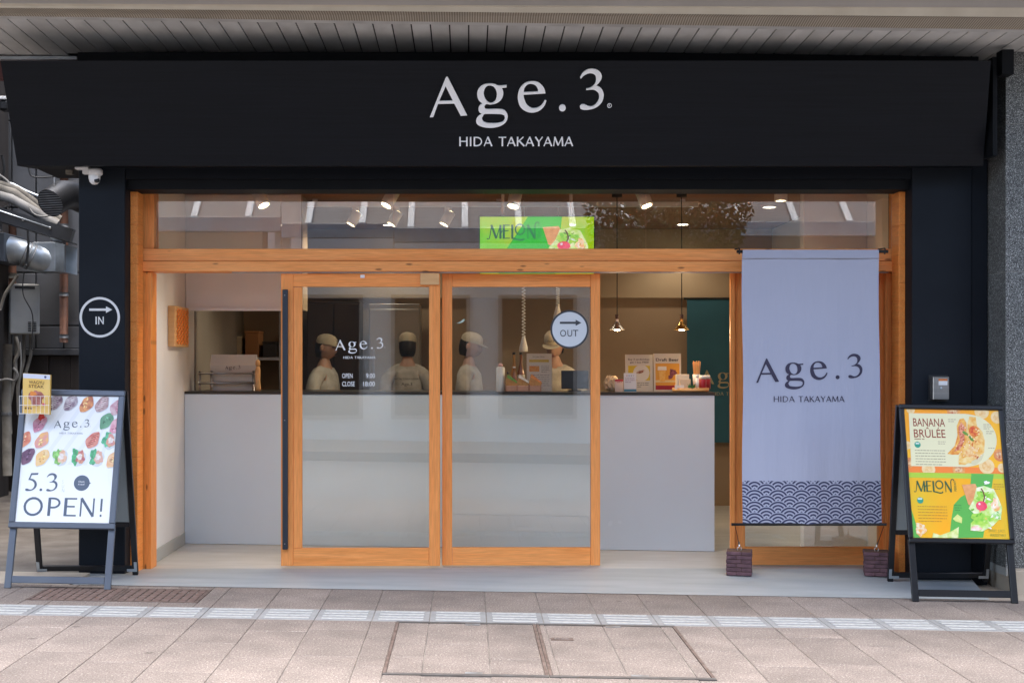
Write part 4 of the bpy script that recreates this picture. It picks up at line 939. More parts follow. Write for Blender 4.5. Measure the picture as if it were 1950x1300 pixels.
    v, f = skin_mesh(V, E, R); part('shirt', G().add(v, f, 0, m0), MT['cloth_cream'], t, True)
    V = [(0,0,.94)]; E = []; R = [(.175,.135)]
    for sg in (-1, 1): b = len(V); V += [(sg*.095,0,.86),(sg*.105,-.012,.48),(sg*.105,.02,.12)]; E += [(0,b),(b,b+1),(b+1,b+2)]; R += [.112,.085,.07]
    v, f = skin_mesh(V, E, R); part('trousers', G().add(v, f, 0, m0), MT['trouser'], t, True)
    # hair and cap
    g = G(); n = 20; prof = [(.060,-.105),(.074,-.07),(.080,-.03),(.081,.02),(.076,.05)]
    vv = []; fc = []
    for i, (r, z) in enumerate(prof):
        for k in range(n + 1):
            a = rad(-2 + 184 * k / n); vv.append((r * math.cos(a) * .98, .012 + r * 1.17 * math.sin(a), z))
    for i in range(len(prof) - 1):
        for k in range(n): b = i * (n + 1) + k; fc.append((b, b + 1, b + n + 2, b + n + 1))
    part('hair', g.add(vv, fc, 0, hm), MT['hair'], t, True)
    cm = hm @ Matrix.Rotation(rad(180 if capback else 0), 4, 'Z') @ T(0, 0, .032)
    prof = [(.086, -.004), (.0865, .02), (.080, .05), (.060, .074), (.03, .087), (.001, .091)]
    cap = part('cap', G().lathe(prof, 24, mat=cm @ Matrix.Diagonal((.96, 1.2, 1, 1)), cap=False), MT['cap'], t, True)
    pts = [(.078 * math.cos(rad(a)), -.085 - .075 * math.sin(rad(a)) * 1.0) for a in range(0, 181, 12)]
    pts = pts + [(p[0] * .95, -.072 - .02 * math.sin(rad(a))) for p, a in zip(pts[::-1], range(180, -1, -12))]
    part('brim', G().prism(pts, .004, mat=cm @ T(0, 0, .004) @ Matrix.Rotation(rad(8), 4, 'X')), MT['cap'], cap)
    if not capback: 
        g = G(); add_text(g, 'Age.3', cm @ FR((0, -.1075, .03)), -.03, .03, 0, .014); g.build('cap_lettering', MT['trouser'], cap)['kind'] = 'stuff'
    return t, m0
person('staff person in cream cap turned sideways behind the lettering on the opening-hours door', 618, 11.35, 70, 8, 0, 1.585)
p2_, m2_ = person('staff person with back turned, dark hair under cream cap, printed shirt back', 776, 11.5, 180, 0, 0, 1.605)
g = G(); bk = m2_ @ FR((0, .152, 1.255), (-1, 0, 0), (0, 0, 1))
add_text(g, 'HIDA TAKAYAMA', bk, -.11, .11, .03, .018); add_text(g, 'Age.3', bk, -.05, .05, -.02, .026); g.build('shirt_print', MT['trouser'], p2_)['kind'] = 'stuff'
person('staff person in cream cap facing sideways behind the small green sticker on the glass', 893, 11.3, 78, 14, 0, 1.60, .3)
person('staff person in cream cap looking down at the counter behind the drinks menu', 1056, 10.62, -12, 22, -6, 1.60, .2)
# ================================================================== things on the counter
Z = CTOP + .001
def on(px, off=.15): X, Y = ctr(px, off); return X, Y
def bottle(px, w, h, body, cap, label, off=.15, neck=.35, lab=None, shape='bottle'):
    X, Y = on(px, off); r = w / 2; t = thing('bottle' if shape == 'bottle' else 'canister', label, 'bottle' if shape == 'bottle' else 'canister', (X, Y, Z))
    if shape == 'bottle': pr = [(r * .9, 0), (r, .006), (r, h * (1 - neck) - .02), (r * .8, h * (1 - neck)), (r * .38, h * (1 - neck * .6)), (r * .36, h * .94)]
    else: pr = [(r * .95, 0), (r, .004), (r, h * .82), (r * .85, h * .86), (r * .5, h * .88)]
    part('body', G().lathe(pr, 18, mat=T(X, Y, Z)), body, t, True)
    part('cap', G().lathe([(r * .42, h * .9405), (r * .42, h)] if shape == 'bottle' else [(r * .55, h * .8805), (r * .5, h * .96), (r * .2, h)], 14, mat=T(X, Y, Z)), cap, t, True)
    if lab: part('label', G().lathe([(r * 1.012, h * .12), (r * 1.012, h * .42)], 18, mat=T(X, Y, Z), cap=False), lab, t, True)
amber = M('amber_syrup', (.22, .07, .015), .12, coat=.5); amber2 = M('gold_syrup', (.42, .20, .03), .12, coat=.5); dkb = M('dark_bottle', (.03, .015, .02), .12, coat=.5)
papw = M('paper_white', (.62, .58, .50), .8); redm = M('berry_red', (.32, .015, .03), .35); cvan = M('canister_white', (.60, .62, .62), .4)
bottle(953, .068, .215, cvan, M('pink_cap', (.55, .30, .28), .5), 'white printed canister with pink top by the food samples', .10, shape='canister')
bottle(967, .035, .15, dkb, M('blue_cap', (.03, .03, .08), .4), 'small dark bottle between the canister and the syrups', .24)
bottle(979, .062, .30, amber2, MT['cable'], 'tall golden syrup bottle with black cap', .30, .5)
bottle(992, .062, .30, amber, MT['cable'], 'tall amber syrup bottle with pale label beside the drinks menu', .30, .5, papw)
bottle(979, .050, .19, amber, MT['white'], 'short brown bottle with white cap behind the food samples', .17, .4)
# three wrapped food samples on little trays
for i, px in enumerate((974, 996, 1019)):
    X, Y = on(px, .08); tr = thing('sample_tray', ('small pink tray under the salad wrap sample', 'small pink tray under the white cream wrap sample', 'small pink tray under the orange wrap sample')[i], 'tray', (X, Y, Z), 'sample trays on the counter')
    w = .043; boxpart('base', (X - w, X + w, Y - .03, Y + .03, Z, Z + .045), M('tray_pink%d' % i, (.55, .30, .21), .7), tr, .004)
    for sx in (-1, 1): boxpart('lip', (X + sx * w - .002, X + sx * w + .002, Y - .033, Y + .033, Z, Z + .056), M('tray_lip%d' % i, (.45, .22, .15), .7), tr, .001)
    s = thing('food_sample', ('fried wrap sample with green salad filling', 'fried wrap sample with white cream filling', 'fried wrap sample with orange filling')[i], 'food', (X, Y, Z + .046), 'wrap samples on the counter')
    mm = T(X, Y, Z + .047); fry = M('fried%d' % i, (.50, .22, .06), .6, col2=(.62, .33, .10), scale=40, bump=.3)
    prof = [(-.040, 0), (.044, 0), (.052, .02), (-.018, .082), (-.030, .085), (-.045, .03)]
    G().prism([(p[0], p[1]) for p in prof], .045, mat=mm @ FR((0, .022, 0))).build('wrap', fry, s)
    col = ((.12, .28, .05), (.70, .68, .62), (.70, .24, .06))[i]
    G().prism([(-.028, .078), (.046, .022), (.040, .012), (-.036, .055)], .035, mat=mm @ FR((0, .017 - .012, .006))).build('filling', M('filling%d' % i, col, .6, col2=tuple(min(1, c * 1.5) for c in col), scale=60, bump=.4), s)
def card(name, label, px0, px1, py0, off, draw, lean=.12, cat='sign', thick=.006, back=papw, foot=True):
    X, Y = on((px0 + px1) / 2, off); w = (px1 - px0) * Y / FPX; h = PZ(py0, Y) - Z
    t = thing(name, label, cat, (X, Y, Z)); dy = lean * h; v = Vector((0, dy, h)).normalized()
    f = FR((X - w / 2, Y - dy / 2, Z), (1, 0, 0), v); n = f.to_3x3() @ Vector((0, 0, 1))
    G().box(0, w, 0, v.z and math.hypot(h, dy), -thick, 0, mat=f).build('sheet', back, t)
    if foot: G().box(w * .2, w * .8, 0, .006, -.09, -thick - .001, mat=FR((X - w / 2, Y - dy / 2, Z))).build('stand', MT['sign_black'], t)
    a = Art(f @ T(0, 0, .0006), 'card%d' % len(bpy.data.materials)); draw(a, w, math.hypot(h, dy)); o = a.build('printed_face', t); o['kind'] = 'stuff'
    return t
def d_menu(a, w, h):
    a.rect(.002, .002, w - .002, h - .002, (.62, .60, .54), 0); a.text('Drinks Menu', w * .25, w * .72, h * .90, h * .035, (.03, .03, .03), 1)
    a.rect(w * .1, h * .77, w * .88, h * .84, (.60, .42, .05), 1); a.rect(w * .1, h * .52, w * .5, h * .67, (.60, .20, .04), 1, (.62, .34, .08), 40)
    a.blurb(w * .58, w * .9, h * .65, 4, h * .05, h * .016, (.2, .2, .2), 1, 4); a.blurb(w * .12, w * .9, h * .42, 7, h * .055, h * .016, (.25, .25, .25), 1, 5)
card('menu_stand', 'white drinks menu sheet standing beside the syrup bottles', 1003, 1051, 673, .22, d_menu)
def d_free(a, w, h):
    a.rect(.002, .002, w - .002, h - .002, (.62, .58, .48), 0); a.text('Buy 3 sandwiches', w * .1, w * .88, h * .85, h * .045, (.04, .04, .04), 1, .01); a.text('get 1 box FREE!', w * .17, w * .86, h * .77, h * .045, (.04, .04, .04), 1, .01)
    a.rect(w * .1, h * .30, w * .9, h * .70, (.62, .45, .03), 1); a.disc(w * .58, h * .50, w * .3, (.66, .62, .52), 2); a.blob(w * .55, h * .53, w * .14, w * .05, (.22, .08, .04), 3, (.5, .3, .2), 50, .3, 2, .3); a.blurb(w * .1, w * .85, h * .22, 3, h * .05, h * .018, (.2, .2, .2), 1, 8)
card('promotion_stand', 'white counter card offering Buy 3 sandwiches get 1 box FREE!', 1191, 1243, 675, .24, d_free, .06)
def d_beer(a, w, h):
    a.rect(.002, .002, w - .002, h - .002, (.62, .56, .45), 0); a.rect(w * .06, h * .05, w * .94, h * .74, (.66, .27, .03), 1, (.70, .36, .05), 5); a.rect(w * .06, h * .05, w * .94, h * .16, (.32, .02, .03), 2)
    a.rect(w * .06, h * .24, w * .94, h * .30, (.68, .50, .22), 2); a.text('Draft Beer', w * .08, w * .92, h * .80, h * .075, (.03, .02, .02), 1, .02)
    a.poly([(w * .22, h * .26), (w * .40, h * .26), (w * .45, h * .62), (w * .16, h * .62)], (.70, .34, .05), 3, (.76, .45, .12), 30); a.poly([(w * .14, h * .56), (w * .47, h * .56), (w * .46, h * .66), (w * .15, h * .66)], (.72, .66, .55), 4)
    a.blob(w * .70, h * .50, w * .13, h * .09, (.14, .03, .04), 3, (.3, .1, .12), 60, .3, 3); a.blob(w * .60, h * .38, w * .08, h * .05, (.18, .05, .08), 3, None, 60, .3, 4)
card('promotion_stand', 'orange Draft Beer counter card with a beer glass picture', 1245, 1297, 673, .24, d_beer, .06)
def d_red(a, w, h): a.rect(.001, .001, w - .001, h - .001, (.62, .50, .42), 0); a.rect(.001, h * .84, w - .001, h - .001, (.45, .02, .03), 1); a.blurb(w * .2, w * .9, h * .74, 1, h * .1, h * .05, (.45, .05, .05), 1, 2)
card('payment_card', 'small pale card with red top edge on the counter', 1171, 1187, 722, .08, d_red, .1, 'card', .004)
def d_blue(a, w, h): a.rect(.001, .001, w - .001, h - .001, (.60, .60, .62), 0); a.rect(.001, .004, w - .001, h * .15, (.05, .20, .30), 1); [a.disc(w * (.25 + .17 * i), h * .86, w * .04, c, 1, n=10) for i, c in enumerate(((.4, .05, .1), (.05, .1, .3), (.1, .1, .1), (.3, .3, .3)))]; a.blurb(w * .1, w * .9, h * .70, 3, h * .1, h * .03, (.3, .2, .25), 1, 3)
card('payment_card', 'white card with blue foot and coloured payment marks', 1188, 1212, 710, .06, d_blue, .1, 'card', .004)
# point-of-sale tablet
X, Y = on(1095, .14); w = 26 * Y / FPX; t = thing('sales_terminal', 'black point-of-sale tablet on a foot, its back to the street', 'terminal', (X, Y, Z))
m = T(X, Y, Z + .02) @ Matrix.Rotation(rad(-10), 4, 'X'); G().box(-w, w, -.006, .006, 0, .142, bev=.004, mat=m).build('tablet', MT['sign_black'], t); G().box(-.05, .05, .0, .10, 0, .012, bev=.003, mat=T(X, Y, Z)).build('foot', MT['sign_black'], t); G().box(-.02, .02, .008, .03, .01, .08, mat=T(X, Y, Z)).build('neck', MT['sign_black'], t)
# tissue bundle, round tray and what stands on it
X, Y = on(1164, .12); bm = bmesh.new(); bmesh.ops.create_icosphere(bm, subdivisions=3, radius=1); r2 = random.Random(5)
for v in bm.verts: k = 1 + .22 * math.sin(9 * v.co.x + 3 * v.co.z) * math.sin(7 * v.co.y + 2) + r2.uniform(-.05, .05); v.co *= k
bm.verts.index_update(); g = G().add([Vector((X + v.co.x * .055, Y + v.co.y * .05, Z + .062 + v.co.z * .06)) for v in bm.verts], [[v.index for v in f.verts] for f in bm.faces]); bm.free()
props(g.build('tissue_bundle', M('crumpled_paper', (.55, .43, .28), .9), None), 'crumpled cream paper bundle beside the red-topped card', 'paper')
X, Y = on(1315, .18); t = thing('round_tray', 'round pale wooden tray at the counter end holding small items', 'tray', (X, Y, Z)); 
part('base', G().lathe([(.125, 0), (.135, .004), (.138, .02)], 32, mat=T(X, Y, Z)), MT['wood_pale'], t, True); part('rim', G().lathe([(.138, .0205), (.138, .03), (.130, .03), (.130, .0205)], 32, mat=T(X, Y, Z), cap=False), MT['wood_pale'], t, True)
TZ = Z + .0215
def tray_item(name, label, cat, px, off, g, mats, smooth=True): 
    X, Y = on(px, off); o = G(); o.v = [v + Vector((X, Y, TZ)) for v in g.v]; o.f = g.f; o.m = g.m; return props(o.build(name, mats, None, smooth), label, cat)
X, Y = on(1326, .20); t = thing('chopstick_cup', 'paper cup packed with wooden chopsticks on the round tray', 'cup', (X, Y, TZ)); part('cup', G().lathe([(.022, 0), (.028, .11), (.026, .11), (.02, .004)], 20, mat=T(X, Y, TZ)), MT['white'], t, True)
for i in range(16):
    a = i * 2.4; r = .018 * math.sqrt((i + .5) / 16); x0, y0 = r * math.cos(a), r * math.sin(a); G().tube([(X + x0 * .8, Y + y0 * .8, TZ + .006), (X + x0 * 1.8, Y + y0 * 1.8, TZ + .20 + .006 * (i % 3))], .0032, 5).build('chopstick', MT['wood_pale'], t)
for px, lab in ((1338, 'red jar with white lid at the tray edge by the printed figure mark'), (1346, 'red jar with white lid behind the first red jar')):
    X, Y = on(px, .12 if px < 1340 else .2); t = thing('spice_jar', lab, 'jar', (X, Y, TZ), 'red spice jars on the round tray'); part('jar', G().lathe([(.026, 0), (.028, .004), (.028, .07), (.024, .076)], 18, mat=T(X, Y, TZ)), redm, t, True); part('lid', G().lathe([(.026, .0765), (.026, .10), (.022, .103)], 18, mat=T(X, Y, TZ)), MT['white'], t, True)
X, Y = on(1328, .07); t = thing('spray_bottle', 'slim white bottle standing before the chopsticks', 'bottle', (X, Y, TZ)); part('body', G().lathe([(.012, 0), (.012, .085)], 14, mat=T(X, Y, TZ)), MT['white'], t, True); part('cap', G().lathe([(.012, .0855), (.010, .105)], 14, mat=T(X, Y, TZ)), cvan, t, True)
X, Y = on(1300, .16); t = thing('napkin_box', 'white napkin box on the round tray', 'box', (X, Y, TZ)); boxpart('carton', (X - .05, X + .045, Y - .02, Y + .03, TZ, TZ + .11), papw, t, .002); boxpart('napkins', (X - .03, X + .05, Y - .06, Y - .022, TZ, TZ + .075), M('napkin', (.6, .5, .38), .9), t, .002)
boxpart('front_flap', (X - .07, X + .0, Y - .066, Y - .062, TZ, TZ + .03), MT['white'], t, 0)
X, Y = on(1317, .06); g = G(); r2 = random.Random(8)
for i in range(18): a = i * 2.4; rr = .02 * r2.random(); g.add([(X + rr * math.cos(a), Y + rr * math.sin(a), TZ), (X + .032 * math.cos(a), Y + .02 * math.sin(a), TZ + .02 + .03 * r2.random()), (X + .03 * math.cos(a + .5), Y + .02 * math.sin(a + .5), TZ + .01 + .02 * r2.random())], [(0, 1, 2)])
props(g.build('garnish', M('green_garnish', (.03, .16, .05), .5), None), 'small green artificial garnish on the round tray', 'garnish')
# coil cords with white bells
for px, y1, lab in ((997, 640, 'white coiled cord with bell-shaped end hanging above the syrup bottles'), (1062, 580, 'white coiled cord with bell-shaped end hanging behind the round exit sign')):
    Yc = 10.35; x = PX(px, Yc); z1 = PZ(y1, Yc); t = thing('coil_cord', lab, 'cord', (x, Yc, CEIL), 'coiled cords hanging behind the counter')
    n = 30; P = [(x + .013 * math.cos(i * math.pi / 4) , Yc + .013 * math.sin(i * math.pi / 4), CEIL - .3 - (CEIL - .3 - z1) * i / (n * 8)) for i in range(n * 8 + 1)]
    part('coil', G().tube(P, .0042, 5), MT['white'], t, True); part('lead', G().tube([(x, Yc, CEIL - .002), (x + .016, Yc, CEIL - .3)], .004, 6), MT['white'], t)
    part('bell', G().lathe([(.012, 0), (.018, -.03), (.034, -.09), (.036, -.12), (.03, -.125)], 18, mat=T(x, Yc, z1)), MT['white'], t, True)
# kitchen hatch things
X, Y = on(446, .30); t = thing('paper_bag', 'white paper carrier bag printed Age.3 behind the steel rail', 'bag', (X, Y, Z)); w = 44 * Y / FPX; hB = PZ(675, Y) - Z
g = G(); g.add([(X + sx * w * k, Y + sy * .05 * k2, z) for (k, k2, z) in ((.96, 1, Z), (1, .9, Z + hB * .7), (.98, .25, Z + hB)) for sx, sy in ((-1, -1), (1, -1), (1, 1), (-1, 1))], [(0, 1, 5, 4), (1, 2, 6, 5), (2, 3, 7, 6), (3, 0, 4, 7), (4, 5, 9, 8), (5, 6, 10, 9), (6, 7, 11, 10), (7, 4, 8, 11), (0, 3, 2, 1), (8, 9, 10, 11)]); part('bag', g, M('bag_paper', (.62, .60, .56), .7), t)
g = G(); add_logo(g, FR((X, Y - .053, Z + hB * .62), (1, 0, 0), (0, .12, 1)), .12, sub=False, reg=False); g.build('bag_lettering', MT['trouser'], t)['kind'] = 'stuff'
t = thing('serving_rail', 'low stainless rail along the kitchen hatch', 'rail', (PX(440, 10.1), 10.12, Z)); Y = 10.12
for zz in (PZ(711, Y), PZ(729, Y)): part('rail', G().tube([(PX(377, Y), Y, zz), (PX(485, Y), Y, zz)], .008, 8), MT['steel'], t, True)
for px in (380, 402, 482): part('post', G().tube([(PX(px, Y), Y + .012, Z), (PX(px, Y), Y + .012, PZ(706, Y))], .01, 8), MT['steel'], t, True)
X, Y = on(491, .2); t = thing('pepper_mill', 'tall turned pale wood mill at the kitchen hatch', 'mill', (X, Y, Z)); part('body', G().lathe([(.022, 0), (.024, .02), (.019, .08), (.021, .16), (.015, .19)], 16, mat=T(X, Y, Z)), MT['wood_pale'], t, True); part('head', G().lathe([(.014, .1905), (.02, .205), (.018, .23), (.006, .245)], 16, mat=T(X, Y, Z)), MT['wood_pale'], t, True)
# kitchen cupboards seen through the hatch and the door glass
t = thing('kitchen_cupboard', 'tall dark brown cupboard with panel doors at the back of the shop', 'cupboard', (PX(620, 12.2), 12.35, 0)); x0, x1 = PX(585, 12.2), PX(686, 12.2)
boxpart('carcass', (x0, x1, 12.2, 12.53, .002, PZ(575, 12.2)), MT['brownboard'], t, .004)
for a, b in ((0, .5), (.5, 1)): o = boxpart('door', (x0 + (x1 - x0) * a + .004, x0 + (x1 - x0) * b - .004, 12.18, 12.199, .06, PZ(578, 12.2)), M('cupboard_door', (.075, .048, .032), .5), t, .003); boxpart('handle', (x0 + (x1 - x0) * .5 + (-.05 if a == 0 else .03), x0 + (x1 - x0) * .5 + (-.03 if a == 0 else .05), 12.155, 12.18, 1.0, 1.25), MT['steel'], o, .003)
t = thing('refrigerator', 'tall grey steel refrigerator at the back of the shop', 'refrigerator', (PX(722, 12.1), 12.3, 0)); x0, x1 = PX(703, 12.1), PX(800, 12.1)
boxpart('body', (x0, x1, 12.05, 12.5, .004, 1.95), M('fridge_grey', (.33, .29, .24), .4), t, .006)
for z0, z1 in ((.12, .95), (.97, 1.9)): o = boxpart('door', (x0 + .01, x1 - .01, 12.02, 12.048, z0, z1), M('fridge_door', (.36, .32, .27), .35), t, .006); boxpart('handle', (x0 + .04, x0 + .06, 11.99, 12.019, z0 + .3, z0 + .55), MT['steel'], o, .003)
t = thing('steel_shelf', 'stainless kitchen shelf rack seen through the hatch', 'shelf', (PX(455, 12.2), 12.3, 0)); x0, x1 = PX(392, 12.2), PX(540, 12.2)
for xx in (x0, x1 - .03):
    for yy in (12.1, 12.45): boxpart('post', (xx, xx + .03, yy, yy + .03, .002, 2.0), MT['steel'], t, .002)
for zz in (.55, 1.05, 1.42, 1.95): boxpart('shelf_board', (x0 + .031, x1 - .031, 12.1, 12.48, zz, zz + .03), MT['steel'], t, .002)
r6 = random.Random(4)
for k, (nm, lab, c) in enumerate((('storage_box', 'grey lidded box on the kitchen rack shelf', (.30, .30, .29)), ('storage_box', 'cream food container on the kitchen rack shelf', (.5, .44, .32)), ('storage_box', 'orange-brown carton on the kitchen rack shelf', (.42, .2, .08)), ('storage_box', 'dark tub on the kitchen rack shelf', (.05, .05, .055)))):
    xx = x0 + .05 + k * .165; b_ = thing(nm, lab, 'box', (xx + .06, 12.28, 1.451)); boxpart('body', (xx, xx + .13, 12.15, 12.42, 1.451, 1.451 + .13 + .05 * (k % 3)), M('store%d' % k, c, .6), b_, .006); boxpart('lid', (xx - .004, xx + .134, 12.146, 12.424, 1.452 + .13 + .05 * (k % 3), 1.467 + .13 + .05 * (k % 3)), M('storelid%d' % k, tuple(min(1, q * 1.3) for q in c), .6), b_, .003)
# teal curtain
NY = 12.48; nx0, nx1, nz0, nz1 = PX(1308, NY), PX(1470, NY), PZ(842, NY), PZ(570, NY)
t = thing('teal_curtain', 'dark teal door curtain printed Age.3 in dull gold at the back', 'curtain', ((nx0 + nx1) / 2, NY, nz0))
part('rod', G().tube([(nx0 - .03, NY, nz1 + .008), (min(nx1 + .03, 2.965), NY, nz1 + .008)], .01, 8), MT['cable'], t, True)
def cloth(x0, x1, z0, z1, fn, nx=30, nz=24, th=.0):
    g = G()
    for j in range(nz + 1):
        for i in range(nx + 1): x = x0 + (x1 - x0) * i / nx; z = z0 + (z1 - z0) * j / nz; g.v.append(Vector((x, fn(x, z), z)))
    for j in range(nz):
        for i in range(nx): a = j * (nx + 1) + i; g.f.append([a, a + 1, a + nx + 2, a + nx + 1]); g.m.append(0)
    return g
for a, b in ((0, .497), (.503, 1)):
    xa, xb = nx0 + (nx1 - nx0) * a, nx0 + (nx1 - nx0) * b
    part('cloth', cloth(xa, xb, nz0, nz1, lambda x, z: NY + .012 * math.sin(x * 17) * (nz1 - z)), MT['teal'], t, True)
g = G(); sc_ = 330 * .00172; add_logo(g, FR((PX(1396, NY), NY - .03, PZ(722, NY))), 1.0 * 0.62, reg=False); g.build('curtain_lettering', MT['goldprint'], t)['kind'] = 'stuff'
# carved lattice box on the white side wall
t = thing('lattice_light', 'carved pale wood lattice box fixed on the white entrance wall', 'wall box', (-2.16, 9.55, 1.52)); ly0, ly1, lz0, lz1 = 9.40, 9.86, PZ(660, 9.5), PZ(583, 9.5)
boxpart('frame', (-2.188, -2.135, ly0, ly1, lz0, lz1), MT['wood_pale'], t, .004)
for i in range(7):
    for j in range(4):
        cy, cz = ly0 + .04 + (ly1 - ly0 - .08) * (j + .5) / 4, lz0 + .02 + (lz1 - lz0 - .04) * (i + .5) / 7
        dy_, dz_ = .042, .019
        for k in range(4):
            a = [(cy - dy_, cz), (cy, cz + dz_), (cy + dy_, cz), (cy, cz - dz_)]
            p, q = a[k], a[(k + 1) % 4]
            if (i + j + k) % 1 == 0: G().tube([(-2.130, p[0], p[1]), (-2.130, q[0], q[1])], .005, 4).build('lattice_bar', MT['wood_r'], t)
# ================================================================== direction signs
whv = M('white_print', (.74, .74, .73), .5); slate = M('slate_print', (.045, .05, .06), .5)
def ring(cx, cz, Y, r0, r1, d, mat, name, t):
    v, f = curve_mesh([circ(0, 0, r1, 48), circ(0, 0, r0, 48)], d); G().add(v, f, 0, FR((cx, Y - d / 2, cz))).build(name, mat, t)
def arrow(g, fr, x0, x1, y, w, hw, hl, z=0): g.prism([(x0, y - w / 2), (x1 - hl, y - w / 2), (x1 - hl, y - hw / 2), (x1, y), (x1 - hl, y + hw / 2), (x1 - hl, y + w / 2), (x0, y + w / 2)], .001, mat=fr, z0=z)
Y = PYF - .0005; s = Y / FPX; cx, cz = PX(190, Y), PZ(604, Y)
t = thing('entrance_sign', 'white ring with arrow and the word IN on the dark pillar', 'sign', (cx, Y, cz)); f = FR((cx, Y - .001, cz))
ring(cx, cz, Y, 34 * s, 38.5 * s, .002, whv, 'ring', t)
g = G(); arrow(g, f, -20 * s, 24 * s, 14.5 * s, 4.4 * s, 12.5 * s, 12 * s); g.build('arrow', whv, t)
for ch, a, b in (('I', -8, -5.5), ('N', -2.8, 7.6)): g = G(); add_text(g, ch, f, a * s, b * s, -13.2 * s, 14.2 * s, 0, 0, .012, .001); g.build('letter', whv, t)
Y = 8.795; s = Y / FPX; cx, cz = PX(1084.5, Y), PZ(627, Y)
t = thing('exit_sign', 'round white disc with arrow and the word OUT on the door glass', 'sign', (cx, Y, cz)); f = FR((cx, Y - .0045, cz))
G().prism(circ(0, 0, 33.5 * s, 48), .004, mat=FR((cx, Y - .0, cz))).build('disc', M('disc_white', (.66, .70, .73), .5), t); ring(cx, cz, Y - .001, 33 * s, 36.5 * s, .004, slate, 'ring', t)
g = G(); arrow(g, f, -18.5 * s, 22.5 * s, 12.5 * s, 4 * s, 11.5 * s, 11 * s); g.build('arrow', slate, t)
for ch, a, b in (('O', -18, -6.6), ('U', -4, 5), ('T', 6.2, 16.5)): g = G(); add_text(g, ch, f, a * s, b * s, -13.5 * s, 12.4 * s, 0, 0, 0, .001); g.build('letter', slate, t)
g = G(); g.prism([(-.03, -.012), (.0, .0), (.022, .018), (.03, .012), (.018, -.004), (-.005, -.012)], .002, mat=FR((PX(877, 8.81), 8.815, PZ(612, 8.81))))
props(g.build('glass_sticker', M('sticker_green', (.30, .50, .40), .4, col2=(.6, .65, .6), scale=60), None), 'small torn green and white sticker on the door glass', 'sticker')
# intercom
t = thing('intercom', 'small stainless box with orange-white label on the dark pillar', 'intercom', (PX(1792, 8.4), PYF, PZ(760, 8.4))); Y = 8.36
boxpart('box', (PX(1777, Y), PX(1808, Y), Y, PYF - .001, PZ(761, Y), PZ(717, Y)), MT['steel'], t, .004); boxpart('base_plate', (PX(1774, Y), PX(1811, Y), PYF - .006, PYF - .0005, PZ(764, Y), PZ(714, Y)), MT['black'], t, 0)
lb = boxpart('label', (PX(1787, Y), PX(1804, Y), Y - .0012, Y - .0003, PZ(733, Y), PZ(721, Y)), MT['white'], t, 0); boxpart('label_stripe', (PX(1787, Y), PX(1804, Y), Y - .002, Y - .0014, PZ(725, Y), PZ(721, Y)), M('orange_print', (.65, .18, .04), .5), lb, 0)
part('button', G().lathe([(.008, 0), (.008, .003), (.005, .004)], 14, mat=FR((PX(1792, Y), Y - .0003, PZ(739, Y)))), MT['galv'], t)
# dome security camera under the fascia
t = thing('security_camera', 'white dome security camera under the corner of the fascia sign', 'camera', (PX(180, 8.3), 8.35, PZ(330, 8.3))); Y = 8.32; x = PX(180, Y); z = PZ(333, Y)
boxpart('mount', (PX(142, Y), PX(168, Y), Y, Y + .06, PZ(322, Y), PZ(317, Y)), MT['white'], t, .003); boxpart('arm', (PX(156, Y), PX(172, Y), Y + .005, Y + .05, PZ(331, Y), PZ(321, Y)), MT['white'], t, .004)
part('housing', G().lathe([(.040, .0), (.046, .006), (.046, .03), (.038, .042), (.012, .046)], 24, mat=T(x, Y + .02, z)), MT['white'], t, True)
part('dome', G().lathe([(.001, -.062), (.018, -.058), (.031, -.044), (.037, -.022), (.038, -.001)], 24, mat=T(x - .006, Y + .02, z), cap=False), MT['white'], t, True)
part('lens_window', G().lathe([(.001, 0), (.016, -.002), (.02, -.012)], 16, mat=T(x + .018, Y - .008, z - .03) @ Matrix.Rotation(rad(65), 4, 'X') @ Matrix.Rotation(rad(25), 4, 'Y'), cap=False), MT['sign_black'], t, True)
props(G().box(PX(127, 8.5), PX(141, 8.5), 8.47, 8.51, PZ(333, 8.5), PZ(324, 8.5), bev=.004).build('junction_box', MT['cream_pipe'], None), 'little cream junction box beside the dome security camera', 'junction box')
